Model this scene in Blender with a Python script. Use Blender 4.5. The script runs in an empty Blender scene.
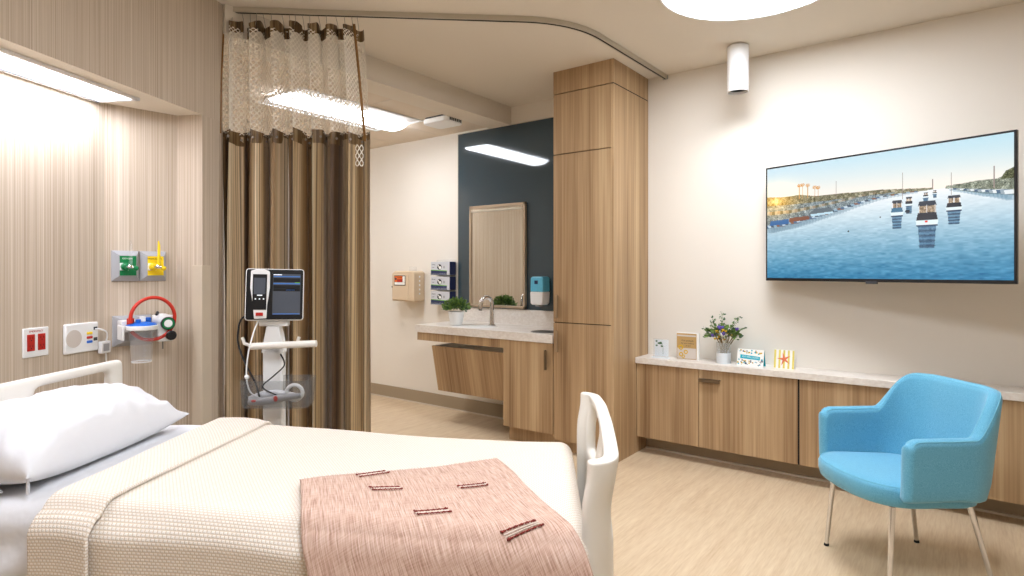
import bpy, math, random
import numpy as np
from mathutils import Vector, Matrix, noise
random.seed(7)
PI = math.pi
SC = bpy.context.scene
COL = SC.collection
TH = math.radians(36.95)          # heading of the camera in the room
ct, st = math.cos(TH), math.sin(TH)

def W(X, Z):                      # metres right of / in front of the viewer -> room x, y
    return (ct*X - st*Z, st*X + ct*Z)

# ------------------------------------------------------------------ camera, world, exposure
cam = bpy.data.cameras.new('camera'); camo = bpy.data.objects.new('camera', cam); COL.objects.link(camo)
camo.location = (0, 0, 1.33); camo.rotation_euler = (PI/2, 0, TH)
cam.lens = 600/1024*36; cam.sensor_width = 36; cam.shift_y = -17/1024; cam.clip_start = 0.05
SC.camera = camo
wd = bpy.data.worlds.new('world'); SC.world = wd; wd.use_nodes = True
wd.node_tree.nodes['Background'].inputs[0].default_value = (.92, .96, 1, 1)
wd.node_tree.nodes['Background'].inputs[1].default_value = 0.3
SC.view_settings.view_transform = 'Standard'; SC.view_settings.look = 'None'
SC.view_settings.gamma = 1; SC.view_settings.use_curve_mapping = False
SC.view_settings.exposure = 0.0
DISC_E, TROFFER_E, HEAD_E, SPOT_W = 26.5, 25.0, 23.0, 38

def spot(loc, watts, size=math.radians(128), blend=1.0, col=(1, .98, .95), r=.03):
    l = bpy.data.lights.new('downlight_lamp', 'SPOT'); l.energy = watts; l.spot_size = size; l.spot_blend = blend
    l.color = col; l.shadow_soft_size = r
    o = bpy.data.objects.new('downlight_lamp', l); COL.objects.link(o); o.location = loc
    return o
# ------------------------------------------------------------------ materials
def lin(c):
    return tuple(((x/255)/12.92 if x/255 <= .04045 else ((x/255+.055)/1.055)**2.4) for x in c) + (1,)

def mat(name, c, rough=.6, metal=0., var=.06, scale=8., bump=0., bscale=200., trans=0., alpha=1., ior=1.45, coat=0., bdist=.002, emit=None, es=0., sheen=0.):
    m = bpy.data.materials.new(name); m.use_nodes = True
    nt = m.node_tree; b = nt.nodes['Principled BSDF']
    co = nt.nodes.new('ShaderNodeTexCoord')
    if var > 0:
        nz = nt.nodes.new('ShaderNodeTexNoise'); nz.inputs['Scale'].default_value = scale; nz.inputs['Detail'].default_value = 4
        nt.links.new(co.outputs['Object'], nz.inputs['Vector'])
        mx = nt.nodes.new('ShaderNodeMix'); mx.data_type = 'RGBA'
        L = lin(c); mx.inputs['A'].default_value = tuple(max(0, v*(1-var)) for v in L[:3])+(1,)
        mx.inputs['B'].default_value = tuple(min(1, v*(1+var)) for v in L[:3])+(1,)
        nt.links.new(nz.outputs['Fac'], mx.inputs['Factor']); nt.links.new(mx.outputs['Result'], b.inputs['Base Color'])
    else:
        b.inputs['Base Color'].default_value = lin(c)
    b.inputs['Roughness'].default_value = rough; b.inputs['Metallic'].default_value = metal
    b.inputs['Transmission Weight'].default_value = trans; b.inputs['Alpha'].default_value = alpha; b.inputs['IOR'].default_value = ior
    b.inputs['Coat Weight'].default_value = coat
    if sheen: b.inputs['Sheen Weight'].default_value = sheen
    if emit: b.inputs['Emission Color'].default_value = lin(emit); b.inputs['Emission Strength'].default_value = es
    if bump:
        n2 = nt.nodes.new('ShaderNodeTexNoise'); n2.inputs['Scale'].default_value = bscale; n2.inputs['Detail'].default_value = 3
        nt.links.new(co.outputs['Object'], n2.inputs['Vector'])
        bp = nt.nodes.new('ShaderNodeBump'); bp.inputs['Strength'].default_value = bump; bp.inputs['Distance'].default_value = bdist
        nt.links.new(n2.outputs['Fac'], bp.inputs['Height']); nt.links.new(bp.outputs['Normal'], b.inputs['Normal'])
    return m

def nd(nt, t, **kw):
    n = nt.nodes.new(t)
    for k, v in kw.items(): setattr(n, k, v)
    return n

def ramp(nt, stops, interp='LINEAR'):
    r = nt.nodes.new('ShaderNodeValToRGB'); r.color_ramp.interpolation = interp
    e = r.color_ramp.elements
    while len(e) < len(stops): e.new(.5)
    for k, (p, c) in enumerate(stops): e[k].position = p; e[k].color = lin(c) if len(c) == 3 else c
    return r

def mapped(nt, src, scale, rot=(0, 0, 0)):
    co = nt.nodes.new('ShaderNodeTexCoord'); mp = nt.nodes.new('ShaderNodeMapping')
    mp.inputs['Scale'].default_value = scale; mp.inputs['Rotation'].default_value = rot
    nt.links.new(co.outputs[src], mp.inputs['Vector']); return mp

def stripes_mat(name, src, s1, s2, stops, rough=.6, mixf=.5, bump=.0, detail=3, rot=(0, 0, 0)):
    """two stretched noises blended, through a colour ramp: wallpaper, wood, plank floor"""
    m = bpy.data.materials.new(name); m.use_nodes = True; nt = m.node_tree; b = nt.nodes['Principled BSDF']
    a = mapped(nt, src, s1, rot); n1 = nd(nt, 'ShaderNodeTexNoise'); n1.inputs['Scale'].default_value = 1; n1.inputs['Detail'].default_value = detail
    c = mapped(nt, src, s2, rot); n2 = nd(nt, 'ShaderNodeTexNoise'); n2.inputs['Scale'].default_value = 1; n2.inputs['Detail'].default_value = 2
    nt.links.new(a.outputs[0], n1.inputs['Vector']); nt.links.new(c.outputs[0], n2.inputs['Vector'])
    mx = nd(nt, 'ShaderNodeMix'); mx.data_type = 'FLOAT'; mx.inputs['Factor'].default_value = mixf
    nt.links.new(n1.outputs['Fac'], mx.inputs['A']); nt.links.new(n2.outputs['Fac'], mx.inputs['B'])
    r = ramp(nt, stops); nt.links.new(mx.outputs['Result'], r.inputs['Fac']); nt.links.new(r.outputs['Color'], b.inputs['Base Color'])
    b.inputs['Roughness'].default_value = rough
    if bump:
        bp = nd(nt, 'ShaderNodeBump'); bp.inputs['Strength'].default_value = bump; bp.inputs['Distance'].default_value = .001
        nt.links.new(mx.outputs['Result'], bp.inputs['Height']); nt.links.new(bp.outputs['Normal'], b.inputs['Normal'])
    return m

M = {}
M['wall'] = mat('cream wall paint', (232, 225, 214), .85, var=.015, scale=3, bump=.05, bscale=300)
M['ceiling'] = mat('ceiling paint', (226, 217, 203), .9, var=.012, scale=2)
M['acoustic'] = mat('acoustic tile', (222, 208, 190), .95, var=.03, scale=120, bump=.2, bscale=250)
M['tbar'] = mat('ceiling grid bar', (215, 203, 186), .6, var=.01)
M['paper'] = stripes_mat('striped wallpaper', 'UV', (170, .4, 1), (520, 1.0, 1), [(.33, (170, 151, 129)), (.5, (195, 178, 157)), (.67, (221, 209, 192))], .75, .45, .15)
M['wood'] = stripes_mat('light walnut laminate', 'Object', (11, 11, .35), (75, 75, 1.1), [(.33, (136, 105, 72)), (.5, (173, 142, 105)), (.67, (199, 171, 133))], .5, .38, .05)
M['wood_slant'] = stripes_mat('light walnut laminate slanted grain', 'Object', (11, 0, .35), (75, 0, 1.1), [(.33, (132, 101, 69)), (.5, (168, 137, 101)), (.67, (194, 166, 128))], .5, .38, .05, rot=(0, .03, 0))
M['wood_edge'] = mat('laminate edge band', (200, 172, 134), .5, var=.05, scale=30)
M['floor'] = stripes_mat('light oak plank floor', 'Object', (26, 1.6, 1), (130, 9, 1), [(.28, (196, 168, 134)), (.5, (212, 188, 156)), (.72, (224, 204, 174))], .42, .5, .03)
M['quartz'] = mat('pale quartz', (226, 217, 207), .3, var=.05, scale=38)
M['quartz_v'] = stripes_mat('pale grained quartz', 'Object', (3, 9, 9), (40, 60, 60), [(.3, (216, 206, 196)), (.55, (232, 225, 217)), (.75, (243, 239, 234))], .28, .5)
M['base'] = mat('taupe baseboard vinyl', (163, 146, 122), .6, var=.03)
M['dark'] = mat('shadow gap black', (28, 24, 20), .8, var=.02)
M['glass'] = mat('dark teal back-painted glass', (54, 71, 80), .05, var=.01, coat=.6)
M['mirror'] = mat('silvered mirror', (225, 225, 222), .02, metal=1, var=.0)
M['mframe'] = mat('champagne mirror frame', (176, 156, 132), .4, metal=.3, var=.05, scale=20)
M['chrome'] = mat('polished chrome', (220, 220, 222), .12, metal=1, var=.01)
M['steel'] = mat('brushed nickel', (150, 145, 138), .35, metal=1, var=.05, scale=60)
M['bronze'] = mat('brushed bronze pull', (128, 112, 92), .38, metal=.9, var=.05, scale=60)
M['champ'] = mat('champagne metal pull', (172, 150, 122), .4, metal=.7, var=.04, scale=60)
M['white'] = mat('white plastic', (238, 238, 236), .4, var=.015)
M['whitep'] = mat('white powder coat', (240, 240, 240), .5, var=.01)
M['cream'] = mat('cream bed plastic', (234, 229, 219), .38, var=.02)
M['grey'] = mat('light grey plastic', (168, 168, 170), .45, var=.03)
M['dkgrey'] = mat('dark grey plastic', (58, 60, 64), .45, var=.03)
M['black'] = mat('black plastic', (18, 18, 20), .35, var=.02)
M['rubber'] = mat('black rubber', (30, 30, 31), .8, var=.05)
M['red'] = mat('red plastic', (178, 34, 24), .4, var=.03)
M['redtube'] = mat('red rubber tubing', (200, 48, 30), .35, var=.04)
M['orange'] = mat('orange print', (236, 110, 36), .5, var=.02)
M['green'] = mat('green plastic', (0, 122, 66), .4, var=.03)
M['yellow'] = mat('yellow plastic', (240, 205, 20), .4, var=.03)
M['blue'] = mat('blue plastic', (20, 100, 200), .35, var=.03)
M['cyan'] = mat('turquoise print', (20, 175, 195), .5, var=.02)
M['navy'] = mat('navy print', (28, 40, 84), .5, var=.02)
M['lime'] = mat('lime print', (110, 180, 50), .5, var=.02)
M['paperw'] = mat('white card', (240, 239, 234), .6, var=.01)
M['boxgrey'] = mat('silver grey carton', (205, 206, 210), .5, var=.02)
M['beige'] = mat('beige container plastic', (216, 194, 164), .45, var=.02)
M['clear'] = mat('clear acrylic', (236, 242, 246), .05, var=0, alpha=.09)
M['smoke'] = mat('smoky translucent plastic', (120, 122, 122), .12, var=0, alpha=.22)
M['glassjar'] = mat('clear vase glass', (236, 242, 242), .03, var=0, alpha=.2)
M['frost'] = mat('frosted vase band', (226, 232, 236), .5, var=.02)
M['soap'] = mat('blue soap pouch', (96, 184, 216), .15, var=.12, scale=60)
M['linen'] = mat('white cotton linen', (226, 226, 229), .85, var=.01, bump=.55, bscale=11, bdist=.012, sheen=.1)
M['leaf'] = mat('green leaf', (104, 134, 62), .5, var=.35, scale=60)
M['leaf2'] = mat('dark green leaf', (66, 98, 62), .5, var=.3, scale=60)
M['purple'] = mat('purple petals', (98, 78, 160), .7, var=.2, scale=80)
M['petal'] = mat('white petals', (245, 244, 238), .7, var=.03)
M['gold'] = mat('yellow petals', (214, 172, 40), .7, var=.15, scale=80)
M['stem'] = mat('dried stems', (120, 100, 56), .7, var=.2, scale=80)
M['kraft'] = mat('kraft gold paper', (190, 155, 98), .55, var=.05)
M['greige'] = mat('pale grey card', (206, 196, 186), .6, var=.03)
M['coral'] = mat('coral starfish print', (220, 120, 80), .6, var=.12, scale=120)
M['straw'] = mat('yellow stripe print', (226, 208, 104), .6, var=.03)
M['stitch'] = mat('red brown wool yarn', (128, 48, 40), .9, var=.25, scale=200)
M['yarnw'] = mat('white wool yarn', (228, 214, 200), .9, var=.05, scale=200)
M['rail'] = mat('satin rail aluminium', (196, 188, 172), .4, metal=.3, var=.02)
M['band'] = stripes_mat('striped bronze satin', 'UV', (34, 1, 1), (160, 2, 1), [(.35, (50, 36, 22)), (.5, (110, 84, 50)), (.68, (184, 160, 122))], .4, .4)
M['piping'] = mat('white curtain piping', (236, 230, 224), .7, var=.01)
M['golden'] = mat('golden brown binding tape', (142, 104, 56), .5, var=.1, scale=40)

def emis(name, c, s):
    m = bpy.data.materials.new(name); m.use_nodes = True; b = m.node_tree.nodes['Principled BSDF']
    b.inputs['Base Color'].default_value = lin(c); b.inputs['Emission Color'].default_value = lin(c); b.inputs['Emission Strength'].default_value = s
    return m
M['disc_e'] = emis('luminous opal disc', (240, 246, 255), DISC_E)
M['troffer_e'] = emis('luminous troffer lens', (244, 248, 255), TROFFER_E)
M['head_e'] = emis('luminous headwall lens', (236, 240, 255), HEAD_E)
M['lens_e'] = emis('luminous downlight lens', (255, 244, 226), 14)

def curtain_mat():
    m = bpy.data.materials.new('brown striped curtain fabric'); m.use_nodes = True; nt = m.node_tree; b = nt.nodes['Principled BSDF']
    a = mapped(nt, 'UV', (6, .02, 1)); n1 = nd(nt, 'ShaderNodeTexNoise'); n1.inputs['Scale'].default_value = 1; n1.inputs['Detail'].default_value = 1
    c = mapped(nt, 'UV', (95, .05, 1)); n2 = nd(nt, 'ShaderNodeTexNoise'); n2.inputs['Scale'].default_value = 1; n2.inputs['Detail'].default_value = 2
    nt.links.new(a.outputs[0], n1.inputs['Vector']); nt.links.new(c.outputs[0], n2.inputs['Vector'])
    r1 = ramp(nt, [(.38, (88, 64, 38)), (.44, (140, 110, 72)), (.50, (182, 156, 116)), (.56, (224, 206, 176))])
    r2 = ramp(nt, [(.36, (110, 96, 80)), (.46, (215, 205, 190)), (.6, (255, 250, 240))])
    nt.links.new(n1.outputs['Fac'], r1.inputs['Fac']); nt.links.new(n2.outputs['Fac'], r2.inputs['Fac'])
    mx = nd(nt, 'ShaderNodeMix'); mx.data_type = 'RGBA'; mx.blend_type = 'MULTIPLY'; mx.inputs['Factor'].default_value = .85
    nt.links.new(r1.outputs['Color'], mx.inputs['A']); nt.links.new(r2.outputs['Color'], mx.inputs['B'])
    nt.links.new(mx.outputs['Result'], b.inputs['Base Color']); b.inputs['Roughness'].default_value = .55; b.inputs['Sheen Weight'].default_value = .2
    return m
M['curtain'] = curtain_mat()

def mesh_mat():
    m = bpy.data.materials.new('open honeycomb netting'); m.use_nodes = True; nt = m.node_tree; b = nt.nodes['Principled BSDF']
    b.inputs['Base Color'].default_value = lin((240, 232, 218)); b.inputs['Roughness'].default_value = .8
    co = nd(nt, 'ShaderNodeTexCoord'); sp = nd(nt, 'ShaderNodeSeparateXYZ'); nt.links.new(co.outputs['UV'], sp.inputs[0])
    def mth(op, a, bb=None):
        n = nd(nt, 'ShaderNodeMath', operation=op)
        for k, v in enumerate((a, bb)):
            if v is None: continue
            if isinstance(v, (int, float)): n.inputs[k].default_value = v
            else: nt.links.new(v, n.inputs[k])
        return n.outputs[0]
    k = 2*PI/.031
    u = mth('MULTIPLY', sp.outputs[0], k); v = mth('MULTIPLY', sp.outputs[1], k)
    cu = mth('COSINE', u); cv = mth('COSINE', v)
    prod = mth('ADD', cu, cv)
    hole = mth('GREATER_THAN', mth('ABSOLUTE', prod), .66)       # diagonal lattice of threads
    alpha = mth('SUBTRACT', 1, hole)
    nt.links.new(alpha, b.inputs['Alpha'])
    return m
M['mesh'] = mesh_mat()

def blanket_mat():
    m = bpy.data.materials.new('cream waffle weave cotton'); m.use_nodes = True; nt = m.node_tree; b = nt.nodes['Principled BSDF']
    mp = mapped(nt, 'UV', (1, 1, 1))
    br = nd(nt, 'ShaderNodeTexBrick'); br.offset = .5
    br.inputs['Scale'].default_value = 1; br.inputs['Brick Width'].default_value = .0105; br.inputs['Row Height'].default_value = .0078
    br.inputs['Mortar Size'].default_value = .0022; br.inputs['Mortar Smooth'].default_value = .6
    br.inputs['Color1'].default_value = lin((243, 236, 228)); br.inputs['Color2'].default_value = lin((240, 232, 223)); br.inputs['Mortar'].default_value = lin((220, 204, 184))
    nt.links.new(mp.outputs[0], br.inputs['Vector']); nt.links.new(br.outputs['Color'], b.inputs['Base Color'])
    bp = nd(nt, 'ShaderNodeBump'); bp.inputs['Strength'].default_value = .5; bp.inputs['Distance'].default_value = .003; bp.invert = True
    nt.links.new(br.outputs['Fac'], bp.inputs['Height']); nt.links.new(bp.outputs['Normal'], b.inputs['Normal'])
    b.inputs['Roughness'].default_value = .9; return m
M['blanket'] = blanket_mat()
def throw_mat():
    m = stripes_mat('dusty pink slub weave', 'UV', (330, 14, 1), (20, 300, 1), [(.3, (150, 112, 92)), (.47, (196, 162, 144)), (.6, (211, 182, 166)), (.75, (230, 212, 198))], .9, .25, .5)
    return m
M['throw'] = throw_mat()
def weave_mat(name, c1, c2):
    m = bpy.data.materials.new(name); m.use_nodes = True; nt = m.node_tree; b = nt.nodes['Principled BSDF']
    mp = mapped(nt, 'Object', (1, 1, 1)); nz = nd(nt, 'ShaderNodeTexNoise'); nz.inputs['Scale'].default_value = 420; nz.inputs['Detail'].default_value = 2
    nt.links.new(mp.outputs[0], nz.inputs['Vector'])
    r = ramp(nt, [(.35, c1), (.65, c2)]); nt.links.new(nz.outputs['Fac'], r.inputs['Fac']); nt.links.new(r.outputs['Color'], b.inputs['Base Color'])
    bp = nd(nt, 'ShaderNodeBump'); bp.inputs['Strength'].default_value = .25; bp.inputs['Distance'].default_value = .001
    nt.links.new(nz.outputs['Fac'], bp.inputs['Height']); nt.links.new(bp.outputs['Normal'], b.inputs['Normal'])
    b.inputs['Roughness'].default_value = .85; b.inputs['Sheen Weight'].default_value = .25; return m
M['chairfab'] = weave_mat('sky blue wool upholstery', (76, 150, 184), (112, 184, 211))
M['chairseam'] = mat('pale blue seam piping', (126, 194, 216), .8, var=.02)

# ------------------------------------------------------------------ mesh builder
def sm(pts, n=6):                 # smooth curve through points
    P = [Vector(p) for p in pts]; out = []
    for i in range(len(P)-1):
        a, b, c, d = P[max(i-1, 0)], P[i], P[i+1], P[min(i+2, len(P)-1)]
        for k in range(n):
            t = k/n; out.append(.5*((2*b)+(c-a)*t+(2*a-5*b+4*c-d)*t*t+(3*b-a-3*c+d)*t**3))
    return out+[P[-1]]

class B:
    def __init__(s): s.v = []; s.f = []; s.m = []; s.uv = []; s.has_uv = False
    def add(s, vs, fs, mi=0, uv=None):
        o = len(s.v); s.v += [tuple(v) for v in vs]; s.f += [tuple(i+o for i in f) for f in fs]; s.m += [mi]*len(fs)
        if uv: s.has_uv = True; s.uv += list(uv)
        else: s.uv += [(0, 0)]*len(vs)
        return s
    def box(s, x0, x1, y0, y1, z0, z1, mi=0, T=None):
        vs = [(x, y, z) for z in (z0, z1) for y in (y0, y1) for x in (x0, x1)]
        if T is not None: vs = [T @ Vector(v) for v in vs]
        return s.add(vs, [(0, 2, 3, 1), (4, 5, 7, 6), (0, 1, 5, 4), (2, 6, 7, 3), (0, 4, 6, 2), (1, 3, 7, 5)], mi)
    def quad(s, a, b, c, d, mi=0, uv=None): return s.add([a, b, c, d], [(0, 1, 2, 3)], mi, uv)
    def grid(s, fn, nu, nv, mi=0, cu=False, cv=False, uvf=None, mask=None):
        vs = [fn(i, j) for j in range(nv) for i in range(nu)]; fs = []
        for j in range(nv if cv else nv-1):
            for i in range(nu if cu else nu-1):
                if mask and not mask(i, j): continue
                fs.append((j*nu+i, j*nu+(i+1) % nu, ((j+1) % nv)*nu+(i+1) % nu, ((j+1) % nv)*nu+i))
        return s.add(vs, fs, mi, [uvf(i, j) for j in range(nv) for i in range(nu)] if uvf else None)
    def tube(s, pts, r, n=10, closed=False, mi=0, flat=None):
        P = [Vector(p) for p in pts]; N = len(P); rs = r if isinstance(r, (list, tuple)) else [r]*N
        tang = []
        for i in range(N):
            a = P[(i-1) % N] if (closed or i > 0) else P[i]; b = P[(i+1) % N] if (closed or i < N-1) else P[i]
            t = (b-a); tang.append(t.normalized() if t.length > 1e-9 else Vector((0, 0, 1)))
        up = Vector((0, 0, 1)) if abs(tang[0].z) < .9 else Vector((1, 0, 0))
        nrm = (up - tang[0]*up.dot(tang[0])).normalized(); rings = []
        for i in range(N):
            nrm = (nrm - tang[i]*nrm.dot(tang[i])).normalized(); bn = tang[i].cross(nrm)
            fl = flat or 1
            rings.append([P[i] + (nrm*math.cos(2*PI*k/n) + bn*math.sin(2*PI*k/n)*fl)*rs[i] for k in range(n)])
        vs = [v for rg in rings for v in rg]; fs = []
        for i in range(N if closed else N-1):
            for k in range(n): fs.append((i*n+k, i*n+(k+1) % n, ((i+1) % N)*n+(k+1) % n, ((i+1) % N)*n+k))
        if not closed: fs.append(tuple(range(n-1, -1, -1))); fs.append(tuple((N-1)*n+k for k in range(n)))
        return s.add(vs, fs, mi)
    def lathe(s, prof, c=(0, 0, 0), n=32, mi=0, T=None, sx=1, sy=1, ring=False):
        if ring: prof = list(prof)+[prof[0]]
        vs = []; fs = []
        for (r, z) in prof:
            for k in range(n): vs.append(Vector((c[0]+r*sx*math.cos(2*PI*k/n), c[1]+r*sy*math.sin(2*PI*k/n), c[2]+z)))
        if T is not None: vs = [T @ v for v in vs]
        for i in range(len(prof)-1):
            for k in range(n): fs.append((i*n+k, i*n+(k+1) % n, (i+1)*n+(k+1) % n, (i+1)*n+k))
        if not ring and prof[0][0] > 1e-6: fs.append(tuple(range(n-1, -1, -1)))
        if not ring and prof[-1][0] > 1e-6: fs.append(tuple((len(prof)-1)*n+k for k in range(n)))
        return s.add(vs, fs, mi)
    def prism(s, poly, axis, lo, hi, mi=0, T=None):
        n = len(poly)
        def p(a, b, h): return {'x': (h, a, b), 'y': (a, h, b), 'z': (a, b, h)}[axis]
        vs = [p(a, b, lo) for a, b in poly] + [p(a, b, hi) for a, b in poly]
        if T is not None: vs = [T @ Vector(v) for v in vs]
        return s.add(vs, [tuple(range(n-1, -1, -1)), tuple(range(n, 2*n))] + [(i, (i+1) % n, n+(i+1) % n, n+i) for i in range(n)], mi)
    def ball(s, c, rx, ry=None, rz=None, n=12, m=8, mi=0, T=None):
        ry = ry or rx; rz = rz or rx
        vs = []; fs = []
        for j in range(m+1):
            a = PI*j/m
            for k in range(n): vs.append(Vector((c[0]+rx*math.sin(a)*math.cos(2*PI*k/n), c[1]+ry*math.sin(a)*math.sin(2*PI*k/n), c[2]-rz*math.cos(a))))
        if T is not None: vs = [T @ v for v in vs]
        for j in range(m):
            for k in range(n): fs.append((j*n+k, j*n+(k+1) % n, (j+1)*n+(k+1) % n, (j+1)*n+k))
        return s.add(vs, fs, mi)
    def build(s, name, mats, parent=None, loc=None, bevel=0., seg=2, smooth=40, subsurf=0, solid=0., soff=0., rotz=0., merge=False):
        me = bpy.data.meshes.new(name); me.from_pydata(s.v, [], s.f)
        for m_ in (mats if isinstance(mats, (list, tuple)) else [mats]): me.materials.append(M[m_] if isinstance(m_, str) else m_)
        me.polygons.foreach_set('material_index', s.m)
        if s.has_uv:
            uvl = me.uv_layers.new(name='UVMap'); li = np.zeros(len(me.loops), dtype=np.int32); me.loops.foreach_get('vertex_index', li)
            uvl.data.foreach_set('uv', np.array(s.uv, dtype=np.float32)[li].ravel())
        me.update()
        import bmesh
        bm = bmesh.new(); bm.from_mesh(me)
        if merge: bmesh.ops.remove_doubles(bm, verts=bm.verts, dist=1e-5)
        if solid == 0 and not s.has_uv: bmesh.ops.recalc_face_normals(bm, faces=bm.faces)
        bm.to_mesh(me); bm.free()
        if smooth:
            me.polygons.foreach_set('use_smooth', [True]*len(me.polygons)); me.set_sharp_from_angle(angle=math.radians(smooth))
        o = bpy.data.objects.new(name, me); COL.objects.link(o)
        if parent is not None: o.parent = parent
        if loc is not None: o.location = loc
        if rotz: o.rotation_euler.z = rotz
        if solid:
            md = o.modifiers.new('solid', 'SOLIDIFY'); md.thickness = solid; md.offset = soff
        if bevel:
            md = o.modifiers.new('bevel', 'BEVEL'); md.width = bevel; md.segments = seg; md.limit_method = 'ANGLE'; md.angle_limit = math.radians(35)
            if smooth: md.harden_normals = False
        if subsurf:
            md = o.modifiers.new('sub', 'SUBSURF'); md.levels = subsurf; md.render_levels = subsurf
        return o

def tag(o, label, cat, group=None, kind=None):
    if label: o['label'] = label
    if cat: o['category'] = cat
    if group: o['group'] = group
    if kind: o['kind'] = kind
    return o
def thing(name, label, cat, loc=(0, 0, 0), rotz=0., group=None):
    o = bpy.data.objects.new(name, None); COL.objects.link(o); o.empty_display_size = .1
    o.location = loc; o.rotation_euler = (0, 0, rotz); return tag(o, label, cat, group)
def struct(o): o['kind'] = 'structure'; return o
def text(s, size, name, m, parent, Mx, align='CENTER', ext=.0003):
    cu = bpy.data.curves.new('lettering', 'FONT'); cu.body = s; cu.size = size; cu.align_x = align; cu.align_y = 'CENTER'; cu.extrude = ext
    t = bpy.data.objects.new('lettering', cu); COL.objects.link(t); dg = bpy.context.evaluated_depsgraph_get(); dg.update()
    me = bpy.data.meshes.new_from_object(t.evaluated_get(dg)); bpy.data.objects.remove(t, do_unlink=True)
    me.materials.clear(); me.materials.append(M[m]); me.transform(Mx)
    o = bpy.data.objects.new(name, me); COL.objects.link(o); o.parent = parent; return o
def face_mx(origin, xdir, up=(0, 0, 1)):   # text/print plane: xdir along the writing, up is up
    x = Vector(xdir).normalized(); z = Vector(up); n = x.cross(z)
    return Matrix(((x.x, z.x, n.x, origin[0]), (x.y, z.y, n.y, origin[1]), (x.z, z.z, n.z, origin[2]), (0, 0, 0, 1)))

CH = 2.79; YW = 4.27
# ------------------------------------------------------------------ SETTING
HWO = W(-2.13, 0); HWA = TH - math.radians(9.4)
def HWp(x, y): c, s = math.cos(HWA), math.sin(HWA); return (HWO[0]+c*x-s*y, HWO[1]+s*x+c*y)
hend = HWp(0, 3.334); hback = HWp(0, -1.35)
XR, YB = 2.6, -2.5
b = B(); b.box(-6.9, XR, YB, YW, -.05, 0); struct(b.build('floor', 'floor', smooth=0))
b = B(); b.box(-3.235, XR, YB, YW, CH, CH+.05); struct(b.build('ceiling', 'ceiling', smooth=0))
# lowered soffit between the patient area and the entry, then the entry's tile ceiling
b = B(); b.box(-3.45, -3.22, hend[1], YW, 2.628, CH+.05); struct(b.build('trim_1', 'ceiling', smooth=0))
b = B(); b.box(-6.9, -3.45, 1.6, YW, 2.65, 2.70)
for x in (-4.08, -4.69, -5.30, -5.91, -6.52): b.box(x-.007, x+.007, 1.68, YW, 2.6485, 2.651, 1)
for y in (2.52, 3.13, 3.735): b.box(-6.9, -3.45, y-.007, y+.007, 2.648, 2.651, 1)
struct(b.build('ceiling_entry', ['acoustic', 'tbar'], smooth=0))['kind'] = 'structure'
b = B(); b.box(-6.9, XR, YW, YW+.1, 0, CH+.05); struct(b.build('wall_back', 'wall', smooth=0))
b = B(); b.box(XR, XR+.1, YB, YW, 0, CH+.05); struct(b.build('wall_right', 'wall', smooth=0))
b = B(); b.box(-2.4, XR, YB-.1, YB, 0, CH+.05); struct(b.build('wall_front', 'wall', smooth=0))
b = B(); b.box(-7.0, -6.9, 1.6, YW, 0, CH); struct(b.build('wall_end', 'wall', smooth=0))
# entry wall with the striped covering
b = B(); x0, x1, y = -6.9, hend[0], hend[1]
b.quad((x0, y, 0), (x1, y, 0), (x1, y, CH), (x0, y, CH), 0, [(0, 0), (x1-x0, 0), (x1-x0, CH), (0, CH)])
b.box(x0, x1-.12, y-.1, y-.001, 0, CH, 0); struct(b.build('wall_entry', 'paper', smooth=0))
# headwall with its recess
NT = 2.143
def strip(b, pts, z0, z1, mi=0, u0=0.):
    u = u0
    for (p, q) in zip(pts[:-1], pts[1:]):
        L = math.dist(p, q)
        b.quad((p[0], p[1], z0), (q[0], q[1], z0), (q[0], q[1], z1), (p[0], p[1], z1), mi, [(u, z0), (u+L, z0), (u+L, z1), (u, z1)]); u += L
    return u
b = B(); plan = [HWp(0, -1.35), HWp(0, .6), HWp(-.32, .6), HWp(-.32, 2.89), HWp(-.139, 3.157), HWp(0, 3.166), HWp(0, 3.334)]
strip(b, plan, 0, NT); strip(b, [HWp(0, -1.35), HWp(0, 3.334)], NT, CH, 0, .37)
so = [HWp(0, .6), HWp(-.32, .6), HWp(-.32, 2.89), HWp(-.139, 3.157), HWp(0, 3.166)]
b.add([(p[0], p[1], NT) for p in so], [(0, 1, 2, 3, 4)], 1, [(0, 0)]*5)
hw = struct(b.build('wall_left', ['paper', 'ceiling'], smooth=0))
# closes the plan behind the headwall's near end
q0 = HWp(0, -1.35); b = B(); strip(b, [(q0[0], YB), q0], 0, CH); struct(b.build('wall_corner', 'wall', smooth=0))
# corner guard on the recess edge
b = B(); c0 = HWp(.004, 3.135); 
b.prism([HWp(-.05, 3.172), HWp(-.05, 3.154), HWp(.009, 3.154), HWp(.009, 3.222), HWp(-.001, 3.222), HWp(-.001, 3.172)], 'z', .1, 1.36)
struct(b.build('trim_2', mat('corner guard vinyl', (205, 190, 168), .5), smooth=0, bevel=.002))
b = B(); b.box(-6.9, -2.9, YW-.012, YW, 0, .125); b.box(-6.9, -2.9, YW-.02, YW, 0, .012, 1); struct(b.build('baseboard_back', ['base', 'tbar'], smooth=0))
b = B(); b.box(-1.912, XR, YW-.045, YW, 0, .13); b.box(-1.912, XR, YW-.06, YW-.045, 0, .012, 1); struct(b.build('baseboard_right', ['base', 'tbar'], smooth=0))

# ------------------------------------------------------------------ CURTAIN TRACK + CURTAIN
T0 = Vector((-3.262, 1.704)); T1 = Vector((-1.80, 2.99)); dT = (T1-T0).normalized()
pts = [T0]
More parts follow.
